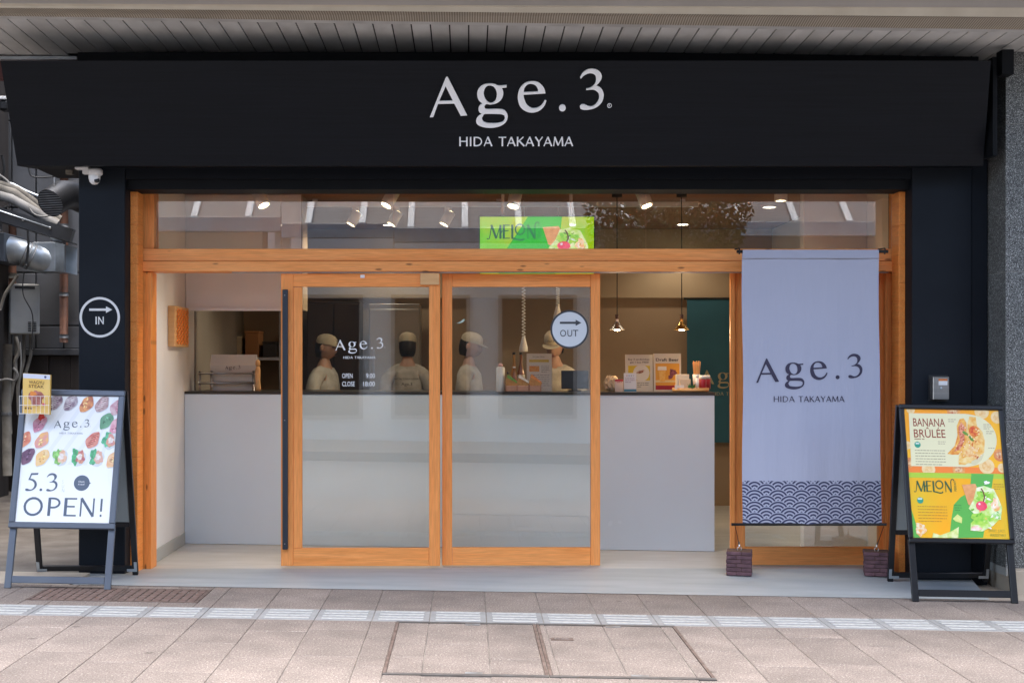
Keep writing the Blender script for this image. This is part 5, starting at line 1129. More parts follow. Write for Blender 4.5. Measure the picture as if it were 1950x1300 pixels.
# ================================================================== sandwich boards
def aboard(label, cx, yf, yt, yb, w, frame, legm, mapper, draw, zf=None, pan=.294, cxb=None, bar=.038):
    zf = gz(cx); cxb = cxb if cxb is not None else cx
    t = thing('sandwich_board', label, 'sandwich board', (cx, (yf + yb) / 2, zf))
    u = Vector((1, 0, -K)); O = Vector((cx, yf, zf)); top = Vector((cx, yt, zf + 1.185)); v = (top - O); L_ = v.length; f = FR(O, u, v)
    x = w / 2; zl = L_ * pan
    lw = .040
    for sx in (-1, 1):
        G().box(sx * x - (lw if sx > 0 else 0), sx * x + (lw if sx < 0 else 0), 0.002, zl + .02, -.026, -.004, bev=.003, mat=f).build('leg', legm, t)
    G().box(-x + lw + .001, x - lw - .001, .035, .035 + .042, -.022, -.006, bev=.002, mat=f).build('cross_bar', legm, t)
    b = bar
    fr = thing('poster_frame', None, None, (0, 0, 0)); fr.parent = t; fr.location = (0, 0, 0); xo = x + .004
    def rb(a0, a1, c0, c1): G().box(a0, a1, c0, c1, -.004, .020, bev=.006, mat=f).build('frame_bar', frame, fr)
    rb(-xo, xo, zl, zl + b); rb(-xo, xo, L_ - b, L_); rb(-xo, -xo + b, zl + b - .004, L_ - b + .004); rb(xo - b, xo, zl + b - .004, L_ - b + .004)
    G().box(-xo + .01, xo - .01, zl + .01, L_ - .01, -.02, -.005, mat=f).build('back_panel', MT['sign_black'], t)
    px0, px1, py0, py1 = -xo + b, xo - b, zl + b, L_ - b
    fa = f @ T(px0, py0, .0)
    G().box(0, px1 - px0, 0, py1 - py0, -.004, 0.006, mat=fa).build('poster', MT['white'], t)
    a = Art(fa @ T(0, 0, .0065), 'poster%d' % len(bpy.data.materials)); a.clip = (0, 0, px1 - px0, py1 - py0); draw(a, px1 - px0, py1 - py0, mapper(px1 - px0, py1 - py0)); o = a.build('poster_print', t); o['kind'] = 'stuff'
    # rear frame
    Ob = Vector((cxb, yb, gz(cxb) * .5 + .002)); vb = top + Vector((0, .03, 0)) - Ob; vb.x *= 1; Lb = vb.length; fb = FR(Ob, (1, 0, 0), vb)
    for sx in (-1, 1): G().box(sx * (x - .01) - .018, sx * (x - .01) + .018, .002, Lb - .002, -.012, .012, bev=.003, mat=fb).build('rear_leg', MT['sign_black'], t)
    G().box(-x + .03, x - .03, .03, .065, -.009, .009, bev=.002, mat=fb).build('rear_bar', MT['sign_black'], t)
    G().box(-x + .03, x - .03, .33, .36, -.009, .009, bev=.002, mat=fb).build('rear_bar', MT['sign_black'], t)
    G().box(-x + .03, x - .03, .362, Lb - .03, -.004, .004, mat=fb).build('rear_panel', M('rear_sheet', (.25, .28, .28), .3), t)
    for sx in (-1, 1):
        q = [(0, 0), (.065, 0), (.065, .018), (.018, .018), (.018, .065), (0, .065)]; q = [(-sx * 1 * p[0], p[1]) for p in q]
        G().prism(q, .003, mat=fb @ T(sx * (x + .004), .028, .0125)).build('corner_bracket', MT['galv'], t)
    return t, f, L_, zl
def mapL(W, H):
    def q(px, py):
        v = (1008 - py) / 251.0; xl = 30 + 21 * v; xr = 209 + 19 * v; return ((px - xl) / (xr - xl) * W, v * H)
    return q
def drawL(a, W, H, q):
    U = W / 179
    a.rect(0, 0, W, H, (.76, .80, .83), 0); 
    for i in range(9): x = W * (-.3 + i * .16); a.poly([(max(0, x), H * .45 + max(0, -x) * 1.2), (min(W, x + W * .05), H * .45), (min(W, x + W * .5), H * .98), (min(W, x + W * .45), H * .98)] , (.70, .745, .78), .6 + i * .02)
    items = [(105,771,(.16,.09,.14),(.5,.42,.45)),(133,771,(.20,.13,.18),(.58,.55,.58)),(165,772,(.72,.33,.13),(.30,.06,.06)),(196,772,(.26,.14,.15),(.55,.42,.42)),(225,779,(.45,.18,.24),(.6,.45,.48)),
             (76,815,(.50,.20,.28),(.62,.35,.42)),(204,807,(.10,.26,.16),(.16,.36,.22)),(222,816,(.6,.25,.33),(.7,.45,.5)),(44,846,(.72,.33,.20),(.55,.16,.10)),(80,846,(.75,.45,.16),(.62,.28,.30)),(178,846,(.55,.16,.13),(.65,.32,.25)),
             (53,880,(.10,.05,.10),(.20,.10,.16)),(81,882,(.78,.45,.14),(.72,.58,.35)),(216,884,(.70,.36,.18),(.75,.55,.35))]
    for i, (px, py, c1, c2) in enumerate(items):
        cx, cy = q(px, py); L_, w = 19 * U, 9 * U; an = rad(58)
        P = []
        for k in range(24):
            t = 2 * math.pi * k / 24; sn = math.sin(t); x, y = L_ * math.cos(t) * (1 + .06 * math.sin(i * 2 + t)), w * 1.3 * math.copysign(abs(sn) ** 1.5, sn) * (1 + .18 * math.cos(t + i) + .08 * math.sin(5 * t + i))
            X_, Y_ = cx + x * math.cos(an) - y * math.sin(an), cy + x * math.sin(an) + y * math.cos(an)
            P.append((min(max(X_, .001), W - .001), min(Y_, H - .001)))
        a.poly([(p[0] + 1.2 * U, max(p[1] - 1.5 * U, 0)) for p in P], (.55, .60, .64), 1.2); a.poly(P, c1, 2 + (i % 3) * .1, c2, 28)
        rr = random.Random(i)
        for k in range(7):
            u_, v_ = rr.uniform(-.55, .55), rr.uniform(-.5, .5); x, y = L_ * u_, w * v_; X_, Y_ = cx + x * math.cos(an) - y * math.sin(an), cy + x * math.sin(an) + y * math.cos(an)
            kk = rr.choice((.5, .7, 1.5, 1.9)); a.blob(X_, Y_, rr.uniform(1.2, 3.2) * U, rr.uniform(.8, 1.6) * U, tuple(min(.85, c * kk + (.05 if kk > 1 else 0)) for c in c1), 2.6 + .01 * k, None, 60, .4, k, rr.uniform(0, 3), 10)
        if i in (0, 1, 3, 10):
            for k in range(-2, 3): a.line([(max(cx - 6 * U + k * 2.4 * U, .002), cy + k * 5 * U - 1 * U), (min(cx + 6 * U + k * 2.4 * U, W - .003), cy + k * 5 * U + 4 * U)], 1.1 * U, (.68, .62, .62) if i != 10 else (.3, .07, .05), 3)
    a.blob(*q(78, 800), 6 * U, 7 * U, (.50, .02, .02), 3, (.65, .08, .06), 60, .3, 3)
    for i, (px, py, gcol, c2) in enumerate(((114,880,(.16,.34,.10),(.72,.60,.48)),(149,880,(.06,.26,.12),(.42,.12,.15)),(184,880,(.07,.27,.14),(.62,.42,.42)),(209,846,(.07,.28,.16),(.55,.25,.28)))):
        cx, cy = q(px, py); a.blob(cx + 1.5 * U, cy - 1.5 * U, 14 * U, 16 * U, (.58, .63, .66), 1.3, None, 60, .1, i); a.blob(cx - 3 * U, cy + 1 * U, 10 * U, 15 * U, gcol, 2.2, tuple(min(1, c * 2) for c in gcol), 50, .35, i + 2)
        a.blob(min(cx + 5 * U, W - 9.5 * U), cy, 8 * U, 13 * U, c2, 2.8, (.66, .36, .22), 40, .25, i + 9); a.blob(min(cx + 3 * U, W - 9 * U), cy + 1 * U, 5 * U, 6 * U, (.78, .76, .74), 3.2, (.65, .55, .5), 60, .25, i + 5)
    navy = (.085, .115, .165)
    f0 = a.fr; cx, cy = q(138, 817); add_logo(a.g, f0 @ T(cx, cy, .002), 68 * U, a.m((.14, .17, .20)), subbold=.8)
    def put(loops, x0, x1, y0, y1, lay=2):
        v, f = curve_mesh([catmull(l) for l in loops], 0); ax = [p.x for p in v]; ay = [p.y for p in v]
        a.g.add([(x0 + (p.x - min(ax)) / (max(ax) - min(ax)) * (x1 - x0), y0 + (p.y - min(ay)) / (max(ay) - min(ay)) * (y1 - y0), lay * .0005) for p in v], f, a.m(navy), a.fr)
    p0, p1 = q(48, 948), q(74, 912); put([[(x, -y) for x, y in FIVE]], p0[0], p1[0], p0[1], p1[1])
    p0, p1 = q(87.5, 948), q(112, 912); put([[(x, -y) for x, y in LOGO['3'][0]]], p0[0], p1[0], p0[1], p1[1])
    a.disc(*q(78.3, 945), 2.6 * U, navy, 2)
    for ch, py in (('S', 932), ('U', 940.5), ('N', 949)): x, y = q(118, py); glyph_text(a.g, ch, x, y, 6.3 * U, a.fr, a.m((.40, .44, .48)), 0, .001, bold=.7)
    a.disc(*q(156.5, 930.5), 15.2 * U, (.09, .12, .17), 1.5); x, y = q(171, 930.5); a.poly([(x - 2 * U, y - 3.5 * U), (x + 3 * U, y), (x - 2 * U, y + 3.5 * U)], (.09, .12, .17), 1.7)
    x, y = q(150, 930); a.text('Check', x, x + 12 * U, y + .6 * U, 3.2 * U, (.7, .72, .75), 2.5, .01); a.text('it out!', x, x + 12 * U, y - 4.5 * U, 3.2 * U, (.7, .72, .75), 2.5, .01)
    for ch, a0, a1 in (('O', 44, 84), ('P', 90.5, 117), ('E', 121.5, 148), ('N', 151.5, 182.5), ('!', 190.5, 197)):
        x, y = q(a0, 995.5); x1, y1 = q(a1, 960); gg = G(); glyph_text(gg, ch, 0, 0, 1, None)
        ax = [p.x for p in gg.v]; a.g.add([(x + (p.x - min(ax)) / (max(ax) - min(ax)) * (x1 - x), y + p.y * (y1 - y), 2 * .0005 + p.z) for p in gg.v], gg.f, a.m(navy), a.fr)
tL, fL, LL, zlL = aboard('slate-framed sandwich board with white poster reading 5.3 SUN OPEN!', -2.464, 7.72, 8.06, 8.355, .640, MT['sign_grey'], MT['sign_grey'], mapL, drawL)
def mapR(W, H):
    def q(px, py):
        yt = 776 + (px - 1737) / 181 * 4.5; yb = 1034 + (px - 1745) / 186 * 6; v = (yb - py) / (yb - yt); xl = 1745 - 8 * v; xr = 1931 - 13 * v; return ((px - xl) / (xr - xl) * W, v * H)
    return q
def drawR(a, W, H, q):
    U = W / 183; hs = q(1830, 907)[1]
    a.rect(0, hs, W, H, (.84, .32, .012), 0, (.85, .55, .03), 1.2); a.rect(0, hs, W, hs + 12 * U, (.80, .22, .04), .4)
    for i, (px, py, r) in enumerate(((1750,778,8),(1832,781,13),(1886,783,14),(1915,795,12),(1741,850,8),(1743,885,10),(1780,899,13),(1838,901,12),(1892,894,15),(1918,872,12),(1922,898,9))):
        cx, cy = q(px, py); n = 20; P = [(min(max(cx + r * U * math.cos(2 * math.pi * k / n), .0005), W - .0005), min(max(cy + r * U * math.sin(2 * math.pi * k / n), hs + .0005), H - .0005)) for k in range(n)]
        P2 = [(cx + (p[0] - cx) * .6, min(max(cy + (p[1] - cy) * .6, hs + .0005), H - .0005)) for p in P]; P2 = [(min(max(p[0], .0006), W - .0006), p[1]) for p in P2]
        br = i in (1, 5, 7, 9); a.poly(P, (.74, .55, .25) if not br else (.62, .20, .06), 1 + .05 * i, (.78, .62, .36) if not br else (.75, .38, .12), 30); a.poly(P2, (.70, .42, .14) if not br else (.45, .10, .04), 1.6 + .02 * i, (.78, .60, .33), 50)
    cream = (.70, .68, .44)
    P = [q(1747, 892), q(1746, 785), q(1855, 787)] + [q(1855 + 58 * math.sin(rad(t)), 840 - 53 * math.cos(rad(t)) + 1) for t in range(10, 171, 10)] + [q(1855, 895)]
    a.poly(P, cream, 3)
    brn = (.25, .045, .02)
    for s, x0, x1, yb in (('BANANA', 1754, 1815, 811.5), ('BRÛLÉE', 1754.5, 1815, 834)): p0 = q(x0, yb); a.text(s, p0[0], q(x1, yb)[0], p0[1], 15.5 * U, brn, 4, .006)
    a.disc(*q(1760.5, 849), 6 * U, (.03, .30, .20), 4); a.rect(q(1757, 848)[0], q(1757, 848)[1], q(1764, 848)[0], q(1764, 848)[1] + 3 * U, (.55, .65, .6), 4.5)
    p = q(1755, 838.5); a.blurb(p[0], p[0] + 33 * U, p[1], 1, 5 * U, 2.2 * U, (.35, .25, .15), 4, 8)
    p = q(1755, 861); a.blurb(p[0], p[0] + 58 * U, p[1], 6, 5.4 * U, 1.3 * U, (.30, .27, .18), 4, 3)
    for px, py, n in ((1821, 799, 2), (1800, 844, 2), (1888, 810, 3), (1893, 824, 2), (1896, 858, 1)): p = q(px, py); a.blurb(p[0], p[0] + 15 * U, p[1], n, 4 * U, 1.3 * U, (.35, .3, .2), 4, px)
    cr = (.62, .20, .03)
    a.blob(*q(1868, 872), 20 * U, 16 * U, (.60, .56, .36), 3.4, None, 60, .1, 1, .5)
    a.poly([q(*p) for p in ((1817,868),(1832,852),(1838,830),(1837,812),(1843,798),(1851,796),(1856,806),(1856,840),(1850,858),(1838,870),(1826,870))], (.66, .22, .03), 4, (.78, .46, .10), 45)
    a.poly([q(*p) for p in ((1838,890),(1839,872),(1852,852),(1856,836),(1858,806),(1862,793),(1874,794),(1876,812),(1886,824),(1890,842),(1888,866),(1878,876),(1862,884),(1850,891))], (.72, .36, .06), 4.4, (.80, .62, .26), 35)
    a.poly([q(*p) for p in ((1830,864),(1842,842),(1840,814),(1846,804),(1852,812),(1851,842),(1842,860))], (.45, .06, .02), 5, (.74, .34, .20), 70)
    a.disc(*q(1870, 823), 10 * U, (.60, .07, .02), 5.2, (.76, .30, .06), 60, 11 * U); a.blob(*q(1874, 842), 11 * U, 9 * U, (.72, .30, .05), 5.2, (.80, .58, .22), 55, .2, 4); a.blob(*q(1864, 866), 12 * U, 12 * U, (.70, .28, .05), 5.3, (.80, .62, .32), 55, .25, 5)
    a.blob(*q(1852, 882), 12 * U, 6 * U, (.78, .62, .30), 5.4, (.76, .48, .10), 40, .3, 6, .2)
    rr = random.Random(9)
    for k in range(60):
        px, py = rr.uniform(1824, 1888), rr.uniform(800, 886)
        if not (abs(px - 1872) / 15 + abs(py - 845) / 40 < 1 or abs(px - 1845 + (py - 830) * .3) / 9 + abs(py - 832) / 36 < 1): continue
        c = rr.choice(((.80,.62,.30),(.70,.26,.03),(.45,.09,.02),(.82,.48,.10),(.60,.16,.03),(.84,.74,.5))); a.blob(*q(px, py), rr.uniform(1.2, 4) * U, rr.uniform(.8, 2.2) * U, c, 5.5 + .005 * k, None, 60, .4, k, rr.uniform(0, 3), 12)
    for px, py, an in ((1853, 827, -.6), (1864, 838, -.9)): a.blob(*q(px, py), 6.5 * U, 2.8 * U, (.10, .24, .03), 6, (.18, .34, .06), 60, .1, px, an)
    for k in range(14): r = random.Random(k); a.blob(*q(1838 + 46 * r.random(), 805 + 70 * r.random()), 1.4 * U, .8 * U, (.85, .72, .60), 6.6, None, 60, .2, k, r.random() * 3)
    # lower half: melon
    a.rect(0, 0, W, hs - .0002, (.84, .37, .006), 0, (.55, .52, .03), 1.6); a.rect(0, hs - 10 * U, W, hs - .0003, (.36, .55, .05), .3)
    G1 = (.10, .40, .07)
    a.poly([q(1815, 1037), q(1820, 1000), q(1826, 970), q(1840, 955), q(1858, 945), q(1862, 908.6), q(1905, 910), q(1898, 950), q(1880, 1036)], G1, 1); a.poly([q(1743.5, 976), q(1752, 1008), q(1759, 1034), q(1746, 1033.6)], G1, 1)
    p = q(1753, 943); melon_word(a, p[0], p[1], 21 * U, (.03, .10, .04), 3)
    p = q(1827.5, 943); m_ = a.fr; a.fr = m_ @ T(p[0] + 5 * U, p[1], 0) @ Matrix.Rotation(rad(90), 4, 'Z'); a.text('PERFAIT', 0, 20 * U, 0, 4.2 * U, (.05, .16, .05), 3); a.fr = m_
    a.disc(*q(1761.5, 960.5), 6 * U, (.03, .30, .20), 4); p = q(1757, 959); a.rect(p[0], p[1], p[0] + 8 * U, p[1] + 3 * U, (.55, .65, .6), 4.5)
    p = q(1756, 973); a.blurb(p[0], p[0] + 56 * U, p[1], 6, 5.6 * U, 1.3 * U, (.42, .22, .03), 3, 4)
    p = q(1827, 972); a.blurb(p[0], p[0] + 14 * U, p[1], 3, 4.5 * U, 1.2 * U, (.05, .2, .05), 3, 6); p = q(1904, 931); a.blurb(p[0], p[0] + 20 * U, p[1], 3, 4.5 * U, 1.3 * U, (.42, .22, .03), 3, 7)
    p0 = q(1745, 1034); melon_scene(a, q(1745, 1034)[0], 0, W, hs)
    a.poly([q(1823, 998), q(1832, 989), q(1841, 996), q(1840, 1007), q(1828, 1003)], (.58, .66, .16), 3, (.70, .72, .30), 40)
    a.poly([q(1782, 1034.5), q(1784, 1025), q(1798, 1030), q(1820, 1022), q(1834, 1014), q(1832, 1036)], (.50, .62, .14), 3, (.74, .76, .42), 30)
    a.blob(*q(1760, 1018), 10 * U, 12 * U, (.74, .72, .55), 4, (.76, .36, .08), 60, .25, 3)
    p = q(1891, 1025); a.text('SWEET, JUICY,', p[0], p[0] + 32 * U, p[1], 5 * U, (.30, .32, .05), 3); p = q(1894, 1034); a.text('IRRESISTIBLE', p[0], p[0] + 30 * U, p[1], 5 * U, (.30, .32, .05), 3)
tR, fR, LR, zlR = aboard('black-framed sandwich board with BANANA BRÛLÉE and MELON posters', 3.01, 7.765, 8.02, 8.37, .640, MT['sign_black'], MT['sign_black'], mapR, drawR, cxb=3.06, bar=.03)
# leaflet rack clipped on the slate board
Yr = 7.93; t = thing('leaflet_rack', 'thin wire leaflet rack clipped to the slate sandwich board corner', 'rack', (PX(75, Yr), Yr, PZ(795, Yr)))
x0, x1 = PX(40, Yr), PX(96, Yr); zb, zt_ = PZ(787, Yr), PZ(754, Yr); yf = 7.90; yb_ = 7.975
wm = MT['white']
for z in (zt_, PZ(771, Yr), zb):
    part('wire', G().tube([(x0, yf, z), (x1, yf, z), (x1, yb_, z), (x0, yb_, z), (x0, yf, z)], .0016, 5), wm, t)
for i in range(8): x = x0 + (x1 - x0) * i / 7; part('wire', G().tube([(x, yf, zt_), (x, yf, zb), (x, yb_, zb), (x, yb_, zb + .10)], .0012, 4), wm, t)
t2 = thing('leaflet_bundle', 'yellow WAGYU STEAK leaflets standing in the wire rack', 'leaflets', (PX(69, Yr), Yr, zb + .004)); w = PX(97, Yr) - PX(45, Yr); hL = PZ(711, Yr) - zb
fl_ = FR((PX(44.5, Yr), 7.912, zb + .003), (1, 0, -.06), (.0, .05, 1))
G().box(0, w, 0, hL, -.022, 0, mat=fl_).build('sheets', M('leaflet_yellow', (.72, .47, .10), .6), t2)
a = Art(fl_ @ T(0, 0, .0006), 'leaf'); a.rect(.001, .001, w - .001, hL - .001, (.74, .48, .12), 0, (.76, .55, .20), 8); a.rect(.001, hL * .88, w - .001, hL - .002, (.62, .66, .76), 1); a.disc(w * .82, hL * .935, w * .045, (.08, .1, .2), 2)
for s_, yy in (('WAGYU', .75), ('STEAK', .65)): a.text(s_, w * .22, w * .78, hL * yy, hL * .075, (.12, .06, .03), 2, .01)
a.blob(w * .5, hL * .40, w * .27, hL * .19, (.28, .09, .07), 2, (.48, .20, .17), 40, .2, 2); a.blob(w * .38, hL * .50, w * .12, hL * .06, (.70, .25, .06), 2.6, None, 60, .3, 3); a.rect(w * .72, hL * .22, w * .84, hL * .28, (.65, .10, .14), 3)
for i in range(3): a.disc(w * (.12 + .1 * i), hL * .13, w * .035, (.2, .1, .04), 2)
a.build('leaflet_print', t2)['kind'] = 'stuff'
# ================================================================== hanging banner
BYt, BYb = 8.545, 8.50; bx0, bx1, bz1, bz0 = PX(1413, BYt), PX(1673, BYt), PZ(480, BYt), PZ(997, BYb)
def byf(x, z):
    t = (z - bz0) / (bz1 - bz0); return BYb + (BYt - BYb) * t + (.008 * math.sin((x - bx0) * 9.5 + 1.0 + .4 * z) + .004 * math.sin((x - bx0) * 23 + z * 2)) * (1 - .65 * t) + .002 * math.sin(z * 5)
def BANNER():
    m, nt, b = mat_new('banner_cloth'); L = nt.links
    uv = N(nt, 'ShaderNodeUVMap'); sp = N(nt, 'ShaderNodeSeparateXYZ'); L.new(uv.outputs[0], sp.inputs[0])
    def mth(op, a, b_=None, c=None):
        n = N(nt, 'ShaderNodeMath', operation=op)
        for i, x in enumerate((a, b_, c)):
            if x is None: continue
            if isinstance(x, (int, float)): n.inputs[i].default_value = x
            else: L.new(x, n.inputs[i])
        return n.outputs[0]
    U_, V_ = sp.outputs[0], sp.outputs[1]; R = .0765; h = R / 2; P = 2 * R
    j0 = mth('ADD', mth('FLOOR', mth('DIVIDE', mth('SUBTRACT', V_, R), h)), 1)
    res = None
    for k in (2, 1, 0):
        j = mth('ADD', j0, k); yj = mth('MULTIPLY', j, h); xo = mth('MULTIPLY', mth('PINGPONG', j, 1.0), R)
        fr = mth('SUBTRACT', mth('FRACT', mth('DIVIDE', mth('SUBTRACT', mth('ADD', U_, 10 * P), xo), P)), .5); dx = mth('MULTIPLY', fr, P); dy = mth('SUBTRACT', V_, yj)
        r = mth('SQRT', mth('ADD', mth('MULTIPLY', dx, dx), mth('MULTIPLY', dy, dy))); rr = mth('DIVIDE', r, R)
        if res is None: res = rr
        else:
            ins = mth('LESS_THAN', rr, 1.0); res = mth('ADD', mth('MULTIPLY', ins, rr), mth('MULTIPLY', mth('SUBTRACT', 1.0, ins), res))
    tt_ = mth('FRACT', mth('ADD', mth('DIVIDE', mth('SUBTRACT', res, .78), .28), 10))
    dark = mth('MULTIPLY', mth('LESS_THAN', tt_, .52), mth('LESS_THAN', V_, .283))
    no = N(nt, 'ShaderNodeTexNoise'); no.inputs['Scale'].default_value = 2.5; tc = N(nt, 'ShaderNodeTexCoord'); L.new(tc.outputs['Object'], no.inputs['Vector'])
    mx0 = N(nt, 'ShaderNodeMix', data_type='RGBA'); mx0.inputs[6].default_value = (.405, .425, .53, 1); mx0.inputs[7].default_value = (.44, .46, .56, 1); L.new(no.outputs[0], mx0.inputs[0])
    mx = N(nt, 'ShaderNodeMix', data_type='RGBA'); L.new(mx0.outputs[2], mx.inputs[6]); mx.inputs[7].default_value = (.035, .04, .10, 1); L.new(dark, mx.inputs[0])
    L.new(mx.outputs[2], b.inputs['Base Color']); b.inputs['Roughness'].default_value = .85
    mb = N(nt, 'ShaderNodeMapping'); mb.inputs['Scale'].default_value = (9, 9, 1.6); L.new(tc.outputs['Object'], mb.inputs['Vector']); nb_ = N(nt, 'ShaderNodeTexNoise'); nb_.inputs['Scale'].default_value = 1.3; nb_.inputs['Detail'].default_value = 3; L.new(mb.outputs[0], nb_.inputs['Vector'])
    bu = N(nt, 'ShaderNodeBump'); bu.inputs['Strength'].default_value = .5; bu.inputs['Distance'].default_value = .02; L.new(nb_.outputs[0], bu.inputs['Height']); L.new(bu.outputs[0], b.inputs['Normal'])
    b.inputs['Sheen Weight'].default_value = .1; return m
t = thing('hanging_banner', 'pale blue-grey cloth banner printed Age.3 with wave pattern hem', 'banner', ((bx0 + bx1) / 2, 8.52, bz0))
g = cloth(bx0, bx1, bz0, bz1, byf, 60, 80)
for v in g.v: tq = (v.z - bz0) / (bz1 - bz0); v.x += (v.x - (bx0 + bx1) / 2) * (.012 * (1 - tq) - .010 * math.sin(math.pi * tq) ** 2) + .003 * math.sin(v.z * 6)
o = part('cloth', g, BANNER(), t, True)
uvl = o.data.uv_layers.new(name='UVMap')
for lp in o.data.loops:
    c = o.data.vertices[lp.vertex_index].co + t.location; uvl.data[lp.index].uv = (c.x - bx0, c.z - bz0)
ink = M('banner_ink', (.045, .04, .075), .8); ft = FR((PX(1545.6, 8.52), 8.52, PZ(712, 8.52)))
def drape(g): 
    for v in g.v: v.y = byf(v.x, v.z) - .003
    return g
sc_ = 203 / 330 * 8.52 / FPX
for ch in 'Age.3':
    v, f = logo_glyph(ch, 0); drape(G().add(v, f, 0, ft @ Matrix.Diagonal((sc_, sc_, 1, 1)))).build('letter', ink, t)
x = (1473 - 1545.6); h_ = 11.0; tw = glyph_width('HIDA TAKAYAMA', h_, .10); kx = 135.0 / tw; s_ = 8.52 / FPX
for ch in 'HIDA TAKAYAMA':
    g = G(); xn = glyph_text(g, ch, x / kx, -(765 - 712), h_, ft @ Matrix.Diagonal((s_ * kx, s_, 1, 1)), track=.10) * kx
    if ch != ' ': drape(g).build('letter', ink, t)
    x = xn
part('top_rod', G().tube([(PX(1403, BYt), BYt, bz1 + .004), (PX(1691, BYt), BYt, bz1 + .004)], .011, 10), MT['cable'], t, True)
part('bottom_rod', G().tube([(PX(1393, BYb), BYb, bz0 - .003), (PX(1688, BYb), BYb, bz0 - .003)], .009, 10), MT['cable'], t, True)
boxpart('top_hem', (bx0 + .002, bx1 - .002, BYt - .0155, BYt - .0125, bz1 - .042, bz1 + .014), M('hem_cloth', (.39, .41, .51), .85), t, 0)
for px in (1408, 1685): part('hook', G().tube([(PX(px, BYt), 8.68, bz1 + .03), (PX(px, BYt), BYt, bz1 + .025), (PX(px, BYt), BYt - .012, bz1), (PX(px, BYt), BYt + .005, bz1 - .012)], .005, 6), MT['cable'], t, True)
# brick weights
def weight(px, label, Yw=8.56):
    X = PX(px, Yw); zf = gz(X) * (1 - (Yw - PV1) / (8.75 - PV1)) ** .8 + .003
    t = thing('banner_weight', label, 'weight', (X, Yw, zf), 'brick-look banner weights'); m = T(X, Yw, zf) @ Matrix.Rotation(rad(-14), 4, 'Z')
    hw = .082; n = 6; hh = .160 / n; r3 = random.Random(px)
    for i in range(n):
        o_ = r3.uniform(-.003, .003); sp = .5 + .2 * ((i % 2) - .5)
        xm = -hw + 2 * hw * sp
        for a0, a1 in ((-hw, xm - .001), (xm + .001, hw)): G().box(a0 + o_, a1 + o_, -hw, hw, i * hh + .0012, (i + 1) * hh - .0012, bev=.004, mat=m).build('brick', MT['brick'], t)
    G().box(-hw + .006, hw - .006, -hw + .006, hw - .006, .001, .159, mat=m).build('core', MT['rust_d'], t)
    part('ring', G().tube([Vector((X, Yw, zf + .168)) + Vector((.014 * math.cos(k * math.pi / 6), 0, .014 * math.sin(k * math.pi / 6))) for k in range(13)], .0028, 6), MT['silver'], t, True)
    return X, Yw, zf + .185
for px, rp, lab in ((1408, 1400, 'purple-brown brick-look banner weight on the step by the open doorway'), (1669, 1683, 'purple-brown brick-look banner weight on the step beside the black sandwich board')):
    X, Yw, zt_ = weight(px, lab); xr = PX(rp, BYb)
    g = G().tube([(xr, BYb, bz0 - .014), (X, Yw, zt_)], .0022, 6); o = g.build('tie_cord', MT['cable'], t, True)
    part('tension_clip', G().tube([(X + (xr - X) * .12, Yw - .005, zt_ + .03), (X, Yw, zt_ + .002)], [.005, .007], 8), MT['silver'], t, True)
# ================================================================== alley equipment
def wallbox(px0, px1, py0, py1, Y, d): return (PX(px0, Y), PX(px1, Y), Y, Y + d, PZ(py1, Y), PZ(py0, Y))
t = thing('water_heater', 'grey wall-mounted gas water heater in the alley', 'water heater', (PX(40, 13.4), 13.6, PZ(635, 13.5))); Y = 13.5
m = T(PX(38, Y), Y + .12, PZ(636, Y)) @ Matrix.Rotation(rad(24), 4, 'Z'); hh = PZ(540, Y) - PZ(636, Y)
G().box(-.15, .15, -.11, .11, 0, hh, bev=.012, mat=m).build('casing', MT['plastic_grey'], t); G().box(-.10, .10, -.116, -.109, hh * .90, hh * .95, mat=m).build('flue_slot', MT['black'], t)
for i in range(6):
    for j in range(2): G().box(.03 + j * .05, .065 + j * .05, -.114, -.109, hh * (.05 + i * .035), hh * (.07 + i * .035), mat=m).build('vent_slot', MT['black'], t)
for dx, ln in ((-.08, .75), (0, .55), (.07, .45)): part('pipe', G().tube([m @ Vector((dx, 0, 0)), m @ Vector((dx, .01, -ln * .5)), m @ Vector((dx - .06, .02, -ln)), m @ Vector((dx - .05, .03, -ln - .3))], .018, 8), MT['cream_pipe'], t, True)
# galvanised exhaust: box, round duct
Y = 13.3; t = thing('exhaust_duct', 'galvanised exhaust duct with flared outlet box in the alley', 'duct', (PX(80, Y), Y, PZ(520, Y)))
g = G(); zt0, zt1 = PZ(517, Y), PZ(461, Y); xa, xb, xc = PX(62, Y), PX(105, Y), PX(126, Y)
boxpart('plenum', (xa, xb, Y, Y + .34, zt0, zt1), MT['galv'], t, .004)
g.add([(xb + .001, Y, zt0 + .0), (xb + .001, Y + .34, zt0), (xb + .001, Y + .34, zt1), (xb + .001, Y, zt1), (xc, Y - .06, zt0 - .01), (xc, Y + .38, zt0 - .01), (xc, Y + .38, zt1 - .03), (xc, Y - .06, zt1 - .03)], [(0, 1, 5, 4), (1, 2, 6, 5), (2, 3, 7, 6), (3, 0, 4, 7)]); part('flared_outlet', g, MT['galv'], t)
P = [(PX(22, Y), Y - .12, PZ(476, Y)), (PX(45, Y), Y - .10, PZ(482, Y)), (PX(66, Y), Y - .04, PZ(492, Y)), (PX(80, Y), Y + .1, PZ(495, Y))]
part('round_duct', G().tube(P, .135, 20), MT['galv'], t, True)
for k in range(3): a = Vector(P[1]).lerp(Vector(P[2]), .2 + .3 * k); b = Vector(P[2]) - Vector(P[1]); b.normalize(); part('duct_band', G().tube([a - b * .008, a + b * .008], .141, 20), MT['galv_d'], t, True)
boxpart('fan_housing', (PX(-25, Y), PX(28, Y), Y - .3, Y + .3, PZ(502, Y), PZ(448, Y)), M('slate_box', (.06, .07, .085), .5), t, .006)
